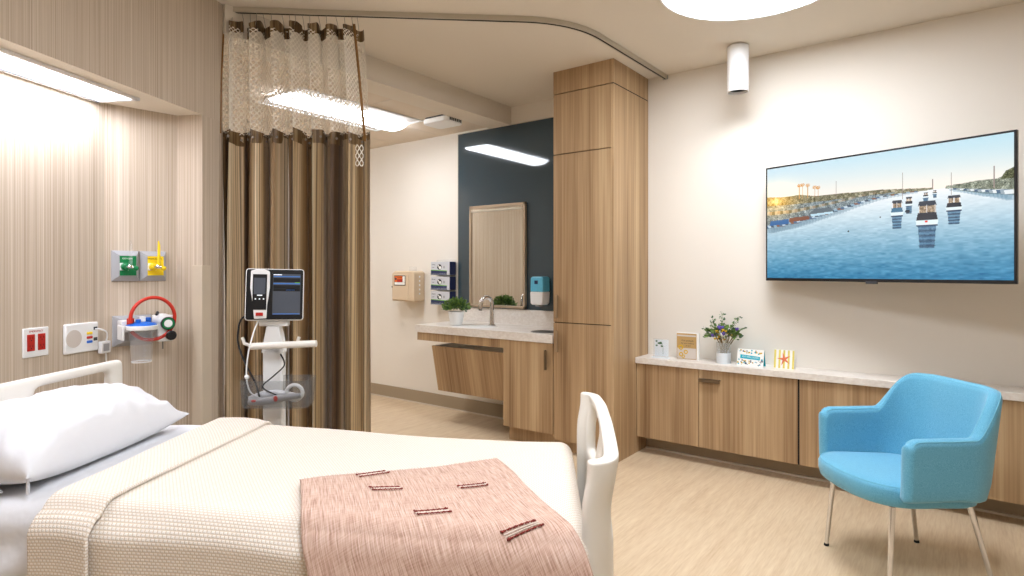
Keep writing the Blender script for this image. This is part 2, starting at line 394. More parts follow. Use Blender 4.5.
# straight run, arc, then straight run to the wall
Tend = Vector((-1.775, 4.268)); d2 = (Tend-T1).normalized(); a_ = .30
p0 = T1 - dT*a_; p1 = T1 + d2*a_
pts += [p0]; 
for k in range(1, 12):
    t = k/12; pts.append((1-t)**2*p0 + 2*t*(1-t)*T1 + t*t*p1)
pts += [p1, Tend]
def ribbon(b, pts, off0, off1, z0, z1, mi=0):
    n = len(pts); L = []; R = []
    for i, p in enumerate(pts):
        d = (pts[min(i+1, n-1)] - pts[max(i-1, 0)]).normalized(); nn = Vector((-d.y, d.x))
        L.append(p+nn*off0); R.append(p+nn*off1)
    vs = []
    for i in range(n): vs += [(L[i].x, L[i].y, z0), (R[i].x, R[i].y, z0), (R[i].x, R[i].y, z1), (L[i].x, L[i].y, z1)]
    fs = [(0, 1, 2, 3), tuple((n-1)*4+k for k in (3, 2, 1, 0))]
    for i in range(n-1):
        for k in range(4): fs.append((i*4+k, i*4+(k+1) % 4, (i+1)*4+(k+1) % 4, (i+1)*4+k))
    b.add(vs, fs, mi)
tr = thing('curtain_track', 'slim ceiling track bending from the bedhead wall to the television wall', 'curtain track', (T0.x, T0.y, CH))
P_ = [p-T0 for p in pts]
b = B(); ribbon(b, P_, -.016, .016, -.028, -.001); b.build('rail', 'rail', tr, smooth=30)
b = B(); ribbon(b, P_, -.005, .005, -.030, -.0278); b.build('slot', 'dark', tr, smooth=30)
b = B(); e_ = P_[-1]; b.box(e_.x-.02, e_.x+.02, e_.y-.012, e_.y, -.032, -.001); b.build('end_cap', 'grey', tr, bevel=.002)

cu = thing('privacy_curtain', 'brown striped privacy curtain with netting top hanging beside the bedhead wall', 'curtain', (T0.x, T0.y, 0), math.atan2(dT.y, dT.x))
CW = .81; NF = 7.5
def cfold(u, z, A):          # u 0..1 across, local x along the track, y off it
    ph = u*NF*2*PI + .6*math.sin(u*9) + .25*math.sin(z*1.7+u*5)
    x = -.030 + u*CW + .010*math.sin(2*ph+1)
    if z > 2.09: x = (x+.03)*(1-.045*(z-2.09)/.6)-.03
    y = A*(math.sin(ph) + .28*math.sin(2.3*ph+.7) + .25*noise.noise(Vector((u*14, z*.5, 3))))
    return x, y
def arc(A, z, n):
    L = [0]; p = cfold(0, z, A)
    for i in range(1, n):
        q = cfold(i/(n-1), z, A); L.append(L[-1]+math.dist(p, q)); p = q
    return L
NU = 420
def cloth(zs, Af, name, m, uvz=True, dz=None, parent=cu, xs=1.):
    b = B(); Ls = arc(Af(zs[0]), zs[0], NU)
    def fn(i, j):
        u = i/(NU-1); z = zs[j]; x, y = cfold(u, z, Af(z)); return (x*xs, y, z + (dz(u, z) if dz else 0))
    b.grid(fn, NU, len(zs), 0, uvf=lambda i, j: (Ls[i], zs[j])); return b.build(name, m, parent, smooth=80)
zb = [.22, .45, .7, .95, 1.2, 1.4, 1.6, 1.8, 1.95, 2.03, 2.075]
hang = lambda u: -.018*abs(math.sin(u*NF*PI))
cloth(zb, lambda z: .062 - .012*max(0, (z-1.7)/.4), 'striped_drape', 'curtain')
cloth([2.03, 2.05, 2.085, 2.105], lambda z: .052, 'seam_band', 'band', dz=lambda u, z: .012*math.sin(u*40)+.003)
cloth([2.095, 2.2, 2.35, 2.5, 2.65, 2.70], lambda z: .050 - .012*(z-2.1), 'netting', 'mesh', dz=lambda u, z: (.012*math.sin(u*40)+.0) if z < 2.1 else (hang(u)-.01 if z > 2.66 else 0))
cloth([2.66, 2.68, 2.70, 2.722], lambda z: .043, 'header_band', 'band', dz=lambda u, z: hang(u)*1.8)
for k in range(18):
    u = (k+.5)/18; x, y = cfold(u, 2.72, .043)
    b = B(); z = 2.715+hang(u)*1.8; b.tube([(x, y, z-.015), (x+.004, y, z), (x+.004, y*.6, z+.02), (x, y*.2, 2.755), (x, 0, 2.765)], .0014, 6); b.build('hook', 'steel', cu)
for k in range(26):
    b = B(); u = (k+.3)/26; x, y = cfold(u, 2.07, .056); b.lathe([(.001, 0), (.007, .001), (.007, .003), (.001, .004)], (0, 0, 0), 10, 0, Matrix.Translation((x, y-.004, 2.068+.012*math.sin(u*40))) @ Matrix.Rotation(PI/2, 4, 'X')); b.build('grommet', 'steel', cu)
x, y = cfold(0, 1.2, .062)
b = B(); b.tube([(x-.004, y-.01, .25), (x-.004, y-.012, 1.3), (x-.006, y-.014, 2.05)], .0045, 8); b.build('edge_piping', 'piping', cu)
b = B(); xx, yy = cfold(.455, 1.2, .062); b.tube([(xx, yy-.010, .25), (xx, yy-.012, 1.3), (xx, yy-.004, 2.04)], .0045, 8); b.build('edge_piping', 'piping', cu)
def tape(pts, wd, name, m):
    b = B(); n = len(pts)
    b.grid(lambda i, j: (pts[j][0]+(i-.5)*wd, pts[j][1], pts[j][2]), 2, n); return b.build(name, m, cu, solid=.002)
tape([(-.004, -.03, 2.70), (-.010, -.05, 2.4), (-.014, -.055, 2.08)], .018, 'binding_tape', 'golden')
tape([(.705, -.05, 2.70), (.735, -.055, 2.4), (.765, -.05, 2.05)], .014, 'binding_tape', 'golden')
b = B(); b.grid(lambda i, j: (.712+.045*i/5, -.052-.006*math.sin(i/5*PI), 2.03-.12*j/3), 6, 4, uvf=lambda i, j: (i*.012, j*.03)); b.build('netting_patch', 'mesh', cu)

# ------------------------------------------------------------------ CEILING LIGHTS
def round_light(x, y, label):
    t = thing('round_ceiling_light', label, 'ceiling light', (x, y, CH), 0, None)
    b = B(); b.lathe([(.465, -.0005), (.472, -.004), (.472, -.010), (.462, -.010), (.459, -.006), (.459, -.0005)], n=96, ring=True); b.build('trim_ring', 'whitep', t)
    b = B(); b.lathe([(0.0001, -.005), (.461, -.005), (.461, -.001)], n=96); b.build('diffuser', 'disc_e', t); return t
round_light(-.837, 3.137, 'large round luminous disc in the ceiling before the television wall')
round_light(-.45, .75, 'added unseen luminous disc in the ceiling brightening the room near the bed foot')  # second disc is out of view, added to brighten bed and room
def can_light(x, y, label):
    t = thing('cylinder_downlight', label, 'ceiling light', (x, y, CH))
    b = B(); b.lathe([(.052, -.0005), (.052, -.008), (.066, -.010), (.0665, -.012), (.0665, -.30), (.064, -.303), (.060, -.303), (.056, -.285)], n=40); b.build('housing', 'whitep', t)
    b = B(); b.lathe([(.056, -.285), (.048, -.262), (.034, -.252)], n=40); b.build('reflector', 'chrome', t)
    b = B(); b.lathe([(.0001, -.258), (.03, -.258), (.034, -.252), (.0001, -.252)], n=32); b.build('lens', 'lens_e', t)
    s = spot((x, y, CH-.275), SPOT_W); return t
can_light(-1.166, 3.984, 'white cylinder downlight hanging from the ceiling left of the television')
can_light(.95, 3.984, 'added unseen cylinder downlight brightening the chair, right of the television')  # second cylinder is out of view, added to throw light on the chair
# entry troffer
def troffer(x, y, label):
  t = thing('ceiling_troffer', label, 'ceiling light', (x, y, 2.65))
  b = B()
  for s_ in (-1, 1):
      b.box(s_*.30-.012, s_*.30+.012, -.605, .605, -.010, -.001); b.box(-.30, .30, s_*.595-.012, s_*.595+.012, -.010, -.001)
  b.build('frame', 'whitep', t, bevel=.002)
  b = B(); b.grid(lambda i, j: (-.145*math.cos(PI*i/16), -.575+1.15*j, -.004-.045*math.sin(PI*i/16)), 17, 2); b.build('lens', 'troffer_e', t, solid=.002)
  b = B(); b.box(-.292, .292, -.588, .588, -.003, -.0012); b.build('reflector_pan', 'whitep', t)
troffer(-4.095, 3.13, 'rectangular luminous panel in the entry ceiling behind the curtain netting')
troffer(-6.5, 2.38, 'added unseen luminous panel brightening the far end of the entry')  # hidden behind the headwall, added so the entry wall looks brighter in the mirror
# headwall light, recessed in the niche soffit
t = thing('bedhead_light', 'long luminous panel set under the bedhead recess top', 'wall light', (*HWO, NT), HWA)
b = B(); X0, X1, Y0_, Y1_ = -.312, -.085, .95, 2.845
for (xa, xb, ya, yb) in ((X0, X0+.022, Y0_, Y1_), (X1-.022, X1, Y0_, Y1_), (X0, X1, Y0_, Y0_+.022), (X0, X1, Y1_-.022, Y1_)): b.box(xa, xb, ya, yb, -.014, -.001)
b.build('frame', 'whitep', t, bevel=.002)
b = B(); b.box(X0+.018, X1-.018, Y0_+.018, Y1_-.018, -.008, -.002); b.build('lens', 'head_e', t)
b = B(); b.box(X0+.020, X0+.024, Y0_+.02, Y1_-.02, -.0145, -.008); b.build('gasket', 'dkgrey', t)
# access point on the entry ceiling
t = thing('wireless_access_point', 'white rounded box with dark vented end on the entry ceiling', 'access point', (-3.60, 3.79, 2.6495))
def rrect(hx, hy, r, n=6):
    o = []
    for cx, cy, a0 in ((hx-r, hy-r, 0), (-hx+r, hy-r, 90), (-hx+r, -hy+r, 180), (hx-r, -hy+r, 270)):
        for k in range(n+1): a = math.radians(a0+90*k/n); o.append((cx+r*math.cos(a), cy+r*math.sin(a)))
    return o
b = B(); b.prism(rrect(.145, .115, .05), 'z', -.055, -.012); b.build('cover', 'white', t, bevel=.008)
b = B(); b.prism(rrect(.135, .105, .045), 'z', -.012, 0); b.build('mounting_plate', 'dkgrey', t)
b = B()
for k in range(7): b.box(.1455-.004, .1485, -.07+k*.022, -.058+k*.022, -.045, -.018)
b.build('vent', 'black', t)

# ------------------------------------------------------------------ SINK WALL
GX0, GX1 = -3.844, -2.409
gl = thing('glass_splashback', 'tall dark teal glass panel on the wall above the sink', 'wall panel', (0, YW, 0))
b = B(); b.box(GX0, GX1, -.012, -.0005, .992, 2.627); b.build('glass_sheet', 'glass', gl, smooth=0)
b = B(); b.box(GX0-.006, GX0, -.014, -.0005, .992, 2.627); b.box(GX0-.006, GX1, -.014, -.0005, 2.627, 2.632); b.build('edge_trim', 'rail', gl, smooth=0)
mr = thing('wall_mirror', 'tall rectangular mirror with slim champagne frame over the tap', 'mirror', (-3.36, YW-.012, 1.0))
b = B()
for (xa, xb, za, zb_) in ((-.32, -.298, 0, .93), (.298, .32, 0, .93), (-.32, .32, 0, .022), (-.32, .32, .908, .93)): b.box(xa, xb, -.03, -.0005, za, zb_)
b.build('frame', 'mframe', mr, bevel=.002)
b = B(); b.box(-.299, .299, -.018, -.002, .021, .909); b.build('mirror_glass', 'mirror', mr, smooth=0)
b = B(); b.box(-.295, .295, -.036, -.018, .872, .888); b.build('light_bar', 'rail', mr, bevel=.003)

# worktop with two openings
def slab_hole(b, x0, x1, y0, y1, z0, z1, cx, cy, rx, ry, N=48, mi=0, sides=True):
    ang = sorted([2*PI*k/N for k in range(N)] + [math.atan2(yy-cy, xx-cx) % (2*PI) for xx in (x0, x1) for yy in (y0, y1)])
    out = []; inn = []
    for a in ang:
        c, s = math.cos(a), math.sin(a); t = min([((x1 if c > 0 else x0)-cx)/c] if abs(c) > 1e-9 else [9]) if abs(c) > 1e-9 else 9
        t2 = ((y1 if s > 0 else y0)-cy)/s if abs(s) > 1e-9 else 9; t = min(t, t2)
        out.append((cx+c*t, cy+s*t)); inn.append((cx+rx*c, cy+ry*s))
    n = len(ang)
    vs = [(x, y, z1) for x, y in out]+[(x, y, z1) for x, y in inn]+[(x, y, z0) for x, y in out]+[(x, y, z0) for x, y in inn]
    fs = []
    for i in range(n):
        j = (i+1) % n; fs += [(i, j, n+j, n+i), (2*n+j, 2*n+i, 3*n+i, 3*n+j), (n+i, n+j, 3*n+j, 3*n+i), (j, i, 2*n+i, 2*n+j)]
    b.add(vs, fs, mi)
wt = thing('sink_worktop', 'pale stone worktop with round basin below the mirror', 'worktop', (0, 0, 0))
b = B(); slab_hole(b, -3.845, -2.86, 3.695, YW-.001, .797, .86, -3.33, 3.90, .22, .15); slab_hole(b, -2.86, -2.409, 3.695, YW-.001, .797, .86, -2.585, 3.86, .10, .10)
b.build('stone_top', 'quartz_v', wt, smooth=0)
b = B(); b.box(-3.845, -2.409, YW-.022, YW-.001, .86, .991); b.build('upstand', 'quartz_v', wt, smooth=0, bevel=.002)
b = B(); b.lathe([(.15, .856), (.148, .80), (.13, .73), (.08, .70), (.02, .695), (.02, .688), (.085, .692), (.14, .722), (.156, .795), (.158, .797)], n=48, sx=1.47, sy=1, c=(0, 0, 0)); b.build('basin', 'white', wt, loc=(-3.33, 3.90, 0))
b = B(); b.lathe([(.0001, .6965), (.024, .6965), (.024, .701), (.0001, .702)], n=24); b.build('drain', 'chrome', wt, loc=(-3.33, 3.90, 0))
wc = thing('waste_chute', 'round dark waste opening with steel rim in the worktop beside the cabinet', 'waste opening', (-2.585, 3.86, .86))
b = B(); b.lathe([(.0985, .0005), (.0990, .0015), (.106, .003), (.112, .001), (.112, .0005)], n=40, ring=True); b.build('rim', 'steel', wc)
b = B(); b.lathe([(.0001, -.0635), (.0965, -.0635), (.0975, .0008)], n=40); b.build('liner', 'black', wc)
# tap
fa = thing('tap', 'chrome gooseneck tap standing on the pale worktop', 'tap', (-3.239, 3.979+.04, .86), -PI/2 - .35)
b = B(); b.lathe([(.032, 0), (.032, .006), (.024, .012), (.021, .05), (.019, .10), (.016, .12)], n=24); b.build('body', 'chrome', fa)
P = [(0, 0, .10), (0, 0, .19)] + [(.055-.055*math.cos(a), 0, .19+.055*math.sin(a)) for a in [PI*k/10 for k in range(1, 11)]] + [(.113, 0, .165), (.114, 0, .145)]
b = B(); b.tube(P, [.0185, .0175]+[.0165]*10+[.0175, .0175], 14); b.build('spout', 'chrome', fa)
b = B(); b.lathe([(.010, 0), (.015, .002), (.015, .012), (.0145, .014)], c=(.114, 0, .133), n=16); b.build('aerator', 'steel', fa)

# sink cabinets
kc = thing('sink_apron', 'wood fascia strip under the worktop edge over the knee space', 'fascia', (0, 0, 0))
b = B(); b.box(-3.825, -2.873, 3.705, 3.725, .728, .797); b.box(-3.825, -3.805, 3.725, YW-.001, .728, .797); b.build('fascia_board', 'wood', kc, smooth=0)
sp = thing('knee_panel', 'slanted wooden pipe cover panel below the basin', 'cabinet panel', (0, 0, 0))
b = B(); a1 = [(-3.665, 3.72, .687), (-2.874, 3.72, .687), (-2.874, 3.80, .290), (-3.665, 3.80, .290)]
vs = a1 + [(x, y+.02, z) for x, y, z in a1]
b.add(vs, [(0, 1, 2, 3), (7, 6, 5, 4), (0, 4, 5, 1), (1, 5, 6, 2), (2, 6, 7, 3), (3, 7, 4, 0)]); b.build('front_board', 'wood_slant', sp, smooth=0)
b = B(); a1 = [(-3.665, 3.741, .687), (-3.665, 3.821, .290), (-3.665, YW-.001, .290), (-3.665, YW-.001, .687)]
vs = a1 + [(x+.018, y, z) for x, y, z in a1]; b.add(vs, [(0, 1, 2, 3), (7, 6, 5, 4), (0, 4, 5, 1), (1, 5, 6, 2), (2, 6, 7, 3), (3, 7, 4, 0)]); b.build('side_board', 'whitep', sp, smooth=0)
b = B(); b.box(-2.97, -2.874, 3.95, YW-.001, .0, .30, 1); b.box(-2.97, -2.874, 3.93, YW-.001, .235, .295, 0); b.build('bracket_box', ['wood', 'base'], sp, smooth=0)

def door(parent, x0, x1, z0, z1, yf, th=.02, name='door', axis='y'):
    b = B(); b.box(x0, x1, yf-th, yf, z0, z1); return b.build(name, 'wood', parent, smooth=0, bevel=.0015)
def pull(parent, x, z0, z1, yf, vertical=True, x1=None, m='bronze'):
    b = B()
    if vertical: b.box(x-.010, x+.010, yf-.026, yf-.0195, z0, z1); b.box(x-.010, x-.006, yf-.020, yf, z0, z1)
    else: b.box(x, x1, yf-.030, yf-.002, z1-.004, z1); b.box(x, x1, yf-.030, yf-.027, z0, z1); 
    return b.build('handle', m, parent, smooth=0, bevel=.0012)
YF = 3.705
sc_ = thing('base_cabinet', 'wooden base cabinet under the waste opening', 'cabinet', (0, 0, 0))
b = B(); b.box(-2.873, -2.411, YF+.02, YW-.001, .125, .796); b.build('carcass', 'wood', sc_, smooth=0)
d = door(sc_, -2.872, -2.412, .125, .794, YF+.019); pull(d, -2.464, .60, .745, YF)
b = B(); b.box(-2.873, -2.411, YF+.08, YW-.05, 0, .125); b.build('toe_kick', 'wood', sc_, smooth=0)
tc = thing('tall_cabinet', 'floor to ceiling wooden cabinet between sink and television wall', 'cabinet', (0, 0, 0))
TX0, TX1 = -2.407, -1.915
b = B(); b.prism([(YF+.019, .095), (YF+.019, CH-.001), (YW-.001, CH-.001), (YW-.001, 0), (3.775, 0), (3.775, .095)], 'x', TX0, TX1-.0185); b.build('carcass', 'wood', tc, smooth=0)
b = B(); b.prism([(YF, .095), (YF, 2.618), (YW-.001, 2.618), (YW-.001, 0), (3.775, 0), (3.775, .095)], 'x', TX1-.018, TX1); b.build('side_panel', 'wood', tc, smooth=0, bevel=.001)
b = B(); b.box(TX1-.018, TX1, YF, YW-.001, 2.625, CH-.001); b.box(TX0, TX1-.0182, YF, YF+.018, 2.625, CH-.001); b.build('top_fascia', 'wood', tc, smooth=0, bevel=.001)
door(tc, TX0+.001, TX1-.02, 2.183, 2.619, YF+.018, .018)
d = door(tc, TX0+.001, TX1-.02, .957, 2.177, YF+.018, .018); pull(d, -2.367, .99, 1.155, YF, m='champ')
d = door(tc, TX0+.001, TX1-.02, .095, .951, YF+.018, .018); pull(d, -2.367, .74, .895, YF, m='champ')
b = B(); b.box(TX1-.0195, TX1-.0172, YF-.0012, YF+.001, .095, 2.618); b.build('edge_band', 'wood_edge', tc, smooth=0)
for (xa, xb, ya, yb_, za, zb_) in ((TX0, TX1-.02, YF+.0185, YF+.0192, 2.17, 2.63), (TX0, TX1-.02, YF+.0185, YF+.0192, .945, .96), (TX1-.0179, TX1-.0005, YF+.001, YW-.002, 2.6185, 2.6245)):
    b = B(); b.box(xa, xb, ya, yb_, za, zb_); b.build('shadow_gap', 'dark', tc, smooth=0)

# credenza
CF = 4.06; CX1 = 2.2
cr = thing('wall_credenza', 'long shallow wooden wall cabinet under the television', 'cabinet', (0, 0, 0))
b = B(); b.box(TX1+.003, CX1, CF+.02, YW-.001, .122, .658); b.build('carcass', 'wood', cr, smooth=0)
xs = [TX1+.004, -1.452, -.823, -.195, .435, 1.06, 1.69, CX1]
b = B(); b.box(-1.450, -.826, CF, CF+.0195, .122, .656); d = b.build('door', 'wood', cr, smooth=0, bevel=.001)
pull(d, -1.445, .575, .597, CF, False, -1.30, 'bronze')
b = B(); b.box(xs[0], -1.453, CF, CF+.0195, .122, .656); b.build('end_panel', 'wood', cr, smooth=0, bevel=.001)
for k in range(2, 7):
    b = B(); b.box(xs[k]+.003 if k > 2 else -.815, xs[k+1]-.003, CF, CF+.0195, .122, .656); d = b.build('door', 'wood', cr, smooth=0, bevel=.001)
b = B(); b.box(-.826, -.815, CF+.006, CF+.0195, .122, .656); b.build('shadow_gap', 'dark', cr, smooth=0)
b = B(); b.box(TX1+.001, CX1+.02, CF-.02, YW-.001, .6585, .70); o = b.build('credenza_worktop', 'quartz_v', smooth=0, bevel=.002)
tag(o, 'long pale stone top on the wall cabinet below the television', 'worktop')

# sharps container
sh = thing('sharps_container', 'beige wall box with red and orange label beside the glove boxes', 'sharps container', (-4.46, YW, 1.03))
b = B(); prof = [(-.16, 0), (.16, 0), (.16, .285), (.135, .30), (-.12, .30), (-.16, .275)]
b.prism(prof, 'y', -.15, -.001); b.build('cabinet_body', 'beige', sh, bevel=.010, seg=3)
b = B(); b.box(-.145, .085, -.156, -.149, .012, .265); b.build('door', 'beige', sh, bevel=.004)
b = B(); b.box(-.115, .045, -.1585, -.1555, .155, .255); w_ = b.build('window', 'black', sh, bevel=.001)
b = B(); b.box(-.108, -.070, -.1600, -.1583, .190, .248, 0); b.box(-.108, .038, -.1600, -.1583, .162, .188, 3); b.box(-.066, .004, -.1600, -.1583, .19, .214, 1); b.box(-.066, .004, -.1600, -.1583, .217, .248, 2); b.box(.008, .038, -.1600, -.1583, .190, .248, 3)
b.build('label', ['orange', 'red', 'orange', 'paperw'], w_, smooth=0)
text('SHARPS', .017, 'lettering', 'black', w_, face_mx((-.031, -.1603, .232), (1, 0, 0)))
b = B(); b.lathe([(.012, 0), (.012, .002), (.0001, .002)], n=20, T=Matrix.Translation((-.089, -.1600, .222)) @ Matrix.Rotation(PI/2, 4, 'X')); b.build('hazard_mark', 'dkgrey', w_)
b = B()
for k in range(5): b.ball((.161, -.075, .075+k*.042), .004, .009, .011)
b.build('side_button', 'whitep', sh)
b = B(); b.lathe([(.008, 0), (.008, .003), (.0001, .003)], n=14, T=Matrix.Translation((-.153, -.150, .14)) @ Matrix.Rotation(PI/2, 4, 'X')); b.build('lock', 'dkgrey', sh)
b = B(); b.box(-.04, .05, -.03, -.001, .295, .345); b.build('hanging_tab', 'clear', sh, bevel=.006)

# glove boxes
rk = thing('glove_box_holder', 'clear acrylic wall rack carrying three glove cartons beside the mirror glass', 'rack', (-4.0, YW, 1.0))
b = B(); b.box(-.135, .128, -.006, -.001, 0, .44); 
for z in (0.004, .146, .288): b.box(-.135, .128, -.098, -.001, z, z+.004); b.box(-.135, .128, -.099, -.095, z, z+.022)
b.build('shelf_frame', 'clear', rk, smooth=0)
for k, nm in enumerate(('bottom', 'middle', 'top')):
    z = 1.0+.0085+k*.142
    g = thing('glove_box', {'bottom': 'grey and navy glove carton, lowest of the three in the rack', 'middle': 'grey and navy glove carton between two others in the rack', 'top': 'grey and navy glove carton, topmost of three in the rack'}[nm], 'carton', (-4.0, YW-.05, z), 0, 'glove cartons in the wall rack')
    b = B(); b.box(-.125, .120, -.043, .043, 0, .126); b.build('carton', 'boxgrey', g, smooth=0)
    b = B(); b.prism([(-.1252, 0), (.085, 0), (.085, .036), (-.1252, .044)], 'y', -.0438, -.0430, 0); b.prism([(-.1252, .044), (.085, .036), (.085, .042), (-.1252, .050)], 'y', -.0438, -.0430, 1); b.box(.1200, .1206, -.043, .043, 0, .126, 0); b.build('printed_band', ['navy', 'lime'], g, smooth=0)
    b = B(); b.lathe([(.0001, 0), (.030, 0), (.030, .001), (.0001, .001)], n=28, T=Matrix.Translation((-.012, -.0432, .076)) @ Matrix.Rotation(PI/2, 4, 'X'), sy=.85); b.build('opening_print', 'black', g)
    b = B(); b.ball((-.004, -.0445, .070), .017, .0015, .014); b.ball((-.026, -.0445, .086), .009, .0015, .008); b.build('glove_print', 'paperw', g)
    b = B(); b.lathe([(.0001, 0), (.013, 0), (.013, .001), (.0001, .001)], n=20, T=Matrix.Translation((.048, -.0432, .074)) @ Matrix.Rotation(PI/2, 4, 'X')); b.build('seal_print', 'grey', g)
    text('Gloves', .018, 'lettering', 'black', g, face_mx((-.090, -.0434, .100), (1, 0, 0))); text('exam', .014, 'lettering', 'black', g, face_mx((-.095, -.0434, .072), (1, 0, 0)))

# soap dispenser
so_ = thing('soap_dispenser', 'blue and white soap dispenser mounted on the teal glass', 'soap dispenser', (-2.865, YW-.012, 1.045))
b = B(); b.prism([(-.062, .015), (-.05, 0), (.05, 0), (.062, .015), (.066, .11), (-.066, .11)], 'y', -.11, -.001); b.build('cover', 'white', so_, bevel=.008, seg=3)
b = B(); b.prism([(-.066, .11), (.066, .11), (.064, .225), (.05, .238), (-.05, .238), (-.064, .225)], 'y', -.105, -.001); b.build('window', 'soap', so_, bevel=.008, seg=3)
b = B(); b.box(-.022, .012, -.1062, -.1045, .175, .205); b.build('label', 'navy', so_, smooth=0)
b = B(); b.box(-.02, .02, -.10, -.05, -.012, .004); b.build('nozzle', 'grey', so_, bevel=.003)
ou = thing('wall_outlet', 'white outlet plate on the teal glass next to the tall cabinet', 'outlet', (-2.705, YW-.012, 1.10))
b = B(); b.box(-.04, .04, -.008, -.0005, -.058, .058); b.build('plate', 'white', ou, bevel=.003)
b = B(); b.box(-.017, .017, -.010, -.0075, -.034, .034); b.build('socket', 'grey', ou, bevel=.001)

# potted plant
def leaves(b, c, R, n, size, mi=0, squash=1., bias=None):
    for k in range(n):
        d = Vector((random.gauss(0, 1), random.gauss(0, 1), random.gauss(0, 1))).normalized(); d.z = abs(d.z)*.9-.15 if squash else d.z
        p = Vector(c) + Vector((d.x*R[0], d.y*R[1], d.z*R[2]))*random.uniform(.45, 1)
        t = (d+Vector((random.uniform(-.6, .6), random.uniform(-.6, .6), random.uniform(-.2, .7)))).normalized()
        s = t.cross(Vector((random.uniform(-1, 1), random.uniform(-1, 1), random.uniform(-1, 1)))).normalized(); nn = t.cross(s); L = size*random.uniform(.7, 1.2)
        b.add([p, p+t*L*.35+s*L*.27+nn*L*.05, p+t*L*.75+s*L*.24, p+t*L-nn*L*.08, p+t*L*.75-s*L*.24, p+t*L*.35-s*L*.27+nn*L*.05], [(0, 1, 2, 3), (0, 3, 4, 5)], mi)
pl = thing('potted_plant', 'small bushy green plant in a white pot on the sink worktop', 'plant', (-3.543, 3.90, .86))
b = B(); b.lathe([(.0001, .003), (.042, .003), (.043, .0), (.050, .0), (.070, .11), (.072, .118), (.066, .118), (.062, .10), (.0001, .10)], n=32); b.build('pot', 'white', pl)
b = B(); b.lathe([(.0001, .103), (.063, .103), (.06, .095)], n=24); b.build('soil', 'rubber', pl)
b = B(); leaves(b, (0, 0, .15), (.115, .115, .10), 420, .030, 0); leaves(b, (0, 0, .14), (.10, .10, .08), 200, .030, 1)
b.build('foliage', ['leaf', 'leaf2'], pl, smooth=0)

# ------------------------------------------------------------------ THINGS ON THE CREDENZA
ZC = .70
ac = thing('acrylic_keepsake', 'clear acrylic block with a small green floral sprig, nearest the tall cabinet', 'ornament', (-1.755, 4.13, ZC), .05)
b = B(); b.box(-.055, .055, -.014, .014, .004, .138); b.build('block', 'clear', ac, bevel=.003)
b = B(); b.box(-.065, .065, -.022, .022, 0, .005); b.box(-.052, .052, .0155, .0165, .01, .13); b.build('backing', 'frost', ac, bevel=.001)
b = B(); b.tube([(.022, -.015, .03), (.022, -.0155, .09), (.01, -.0155, .115)], .0012, 6)
for k in range(9): b.ball((random.uniform(-.03, .015), -.0155, random.uniform(.085, .125)), .008, .0008, .006)
b.build('sprig_print', 'leaf2', ac)
kb = thing('greeting_card', 'kraft gold card in a white border, between the clear keepsake and flowers', 'greeting card', (-1.565, 4.165, ZC), .03)
b = B(); b.box(-.080, .080, -.010, .010, 0, .192); b.build('mount', 'paperw', kb, bevel=.001)
b = B(); b.box(-.078, .064, -.0125, -.0095, .004, .186, 0); b.box(-.075, .061, -.0135, -.012, .008, .082, 1); b.box(-.075, .061, -.0135, -.012, .164, .175, 1); b.build('panel', ['kraft', 'greige'], kb, smooth=0)
b = B()
for (x, z, r) in ((-.048, .086, .018), (-.012, .055, .015), (-.046, .036, .016), (-.03, .022, .012)): b.lathe([(r*.55, 0), (r, .0), (r, .0012), (r*.55, .0012)], ring=True, n=20, T=Matrix.Translation((x, -.0135, z)) @ Matrix.Rotation(PI/2, 4, 'X'))
b.build('gold_rings', 'gold', kb)
text('With gratitude', .015, 'lettering', 'dkgrey', kb, face_mx((0, -.0130, .135), (1, 0, 0))); text('for your kindness', .013, 'lettering', 'dkgrey', kb, face_mx((0, -.0130, .116), (1, 0, 0))); text('& care', .013, 'lettering', 'dkgrey', kb, face_mx((.005, -.0130, .099), (1, 0, 0)))
va = thing('flower_vase', 'glass vase of purple, yellow and white flowers with green foliage', 'vase', (-1.31, 4.150, ZC))
b = B(); b.lathe([(.0001, .004), (.044, .004), (.046, .012), (.046, .135), (.049, .140), (.049, .142), (.045, .142), (.0435, .134), (.0435, .014), (.0001, .012)], n=36); b.build('jar', 'glassjar', va)
b = B(); b.lathe([(.0465, .001), (.0475, .003), (.0475, .072), (.0465, .073), (.0468, .001)], n=36); b.lathe([(.0001, .0), (.0465, 0), (.0465, .003)], n=36); b.build('frosted_band', 'frost', va)
b = B()
for k in range(26):
    a = random.uniform(0, 2*PI); r0 = random.uniform(0, .03); r1 = random.uniform(.03, .10); p0_ = Vector((r0*math.cos(a+2), r0*math.sin(a+2), .02)); p1_ = Vector((r1*math.cos(a), r1*math.sin(a)*.75, random.uniform(.19, .25)))
    b.tube([p0_, p0_.lerp(p1_, .55)+Vector((-math.cos(a)*.012, -math.sin(a)*.012, 0)), p1_], .0018, 5)
b.build('stems', 'stem', va)
b = B(); leaves(b, (0, 0, .19), (.125, .075, .085), 150, .030, 0); leaves(b, (0, 0, .18), (.12, .07, .07), 70, .03, 1)
for (x, z, tx, tz) in ((-.01, .24, -.012, .345), (.05, .23, .105, .315), (-.08, .21, -.135, .225), (.075, .20, .135, .245), (-.06, .22, -.075, .30)):
    b.tube([(x, 0, z), ((x+tx)/2, 0, (z+tz)/2+.005), (tx, 0, tz)], .0014, 5, mi=0)
    for k in range(16):
        f = k/15; leaves(b, (x+(tx-x)*f, 0, z+(tz-z)*f), (.012, .012, .01), 2, .017, k % 2)
b.build('foliage', ['leaf', 'leaf2'], va, smooth=0)
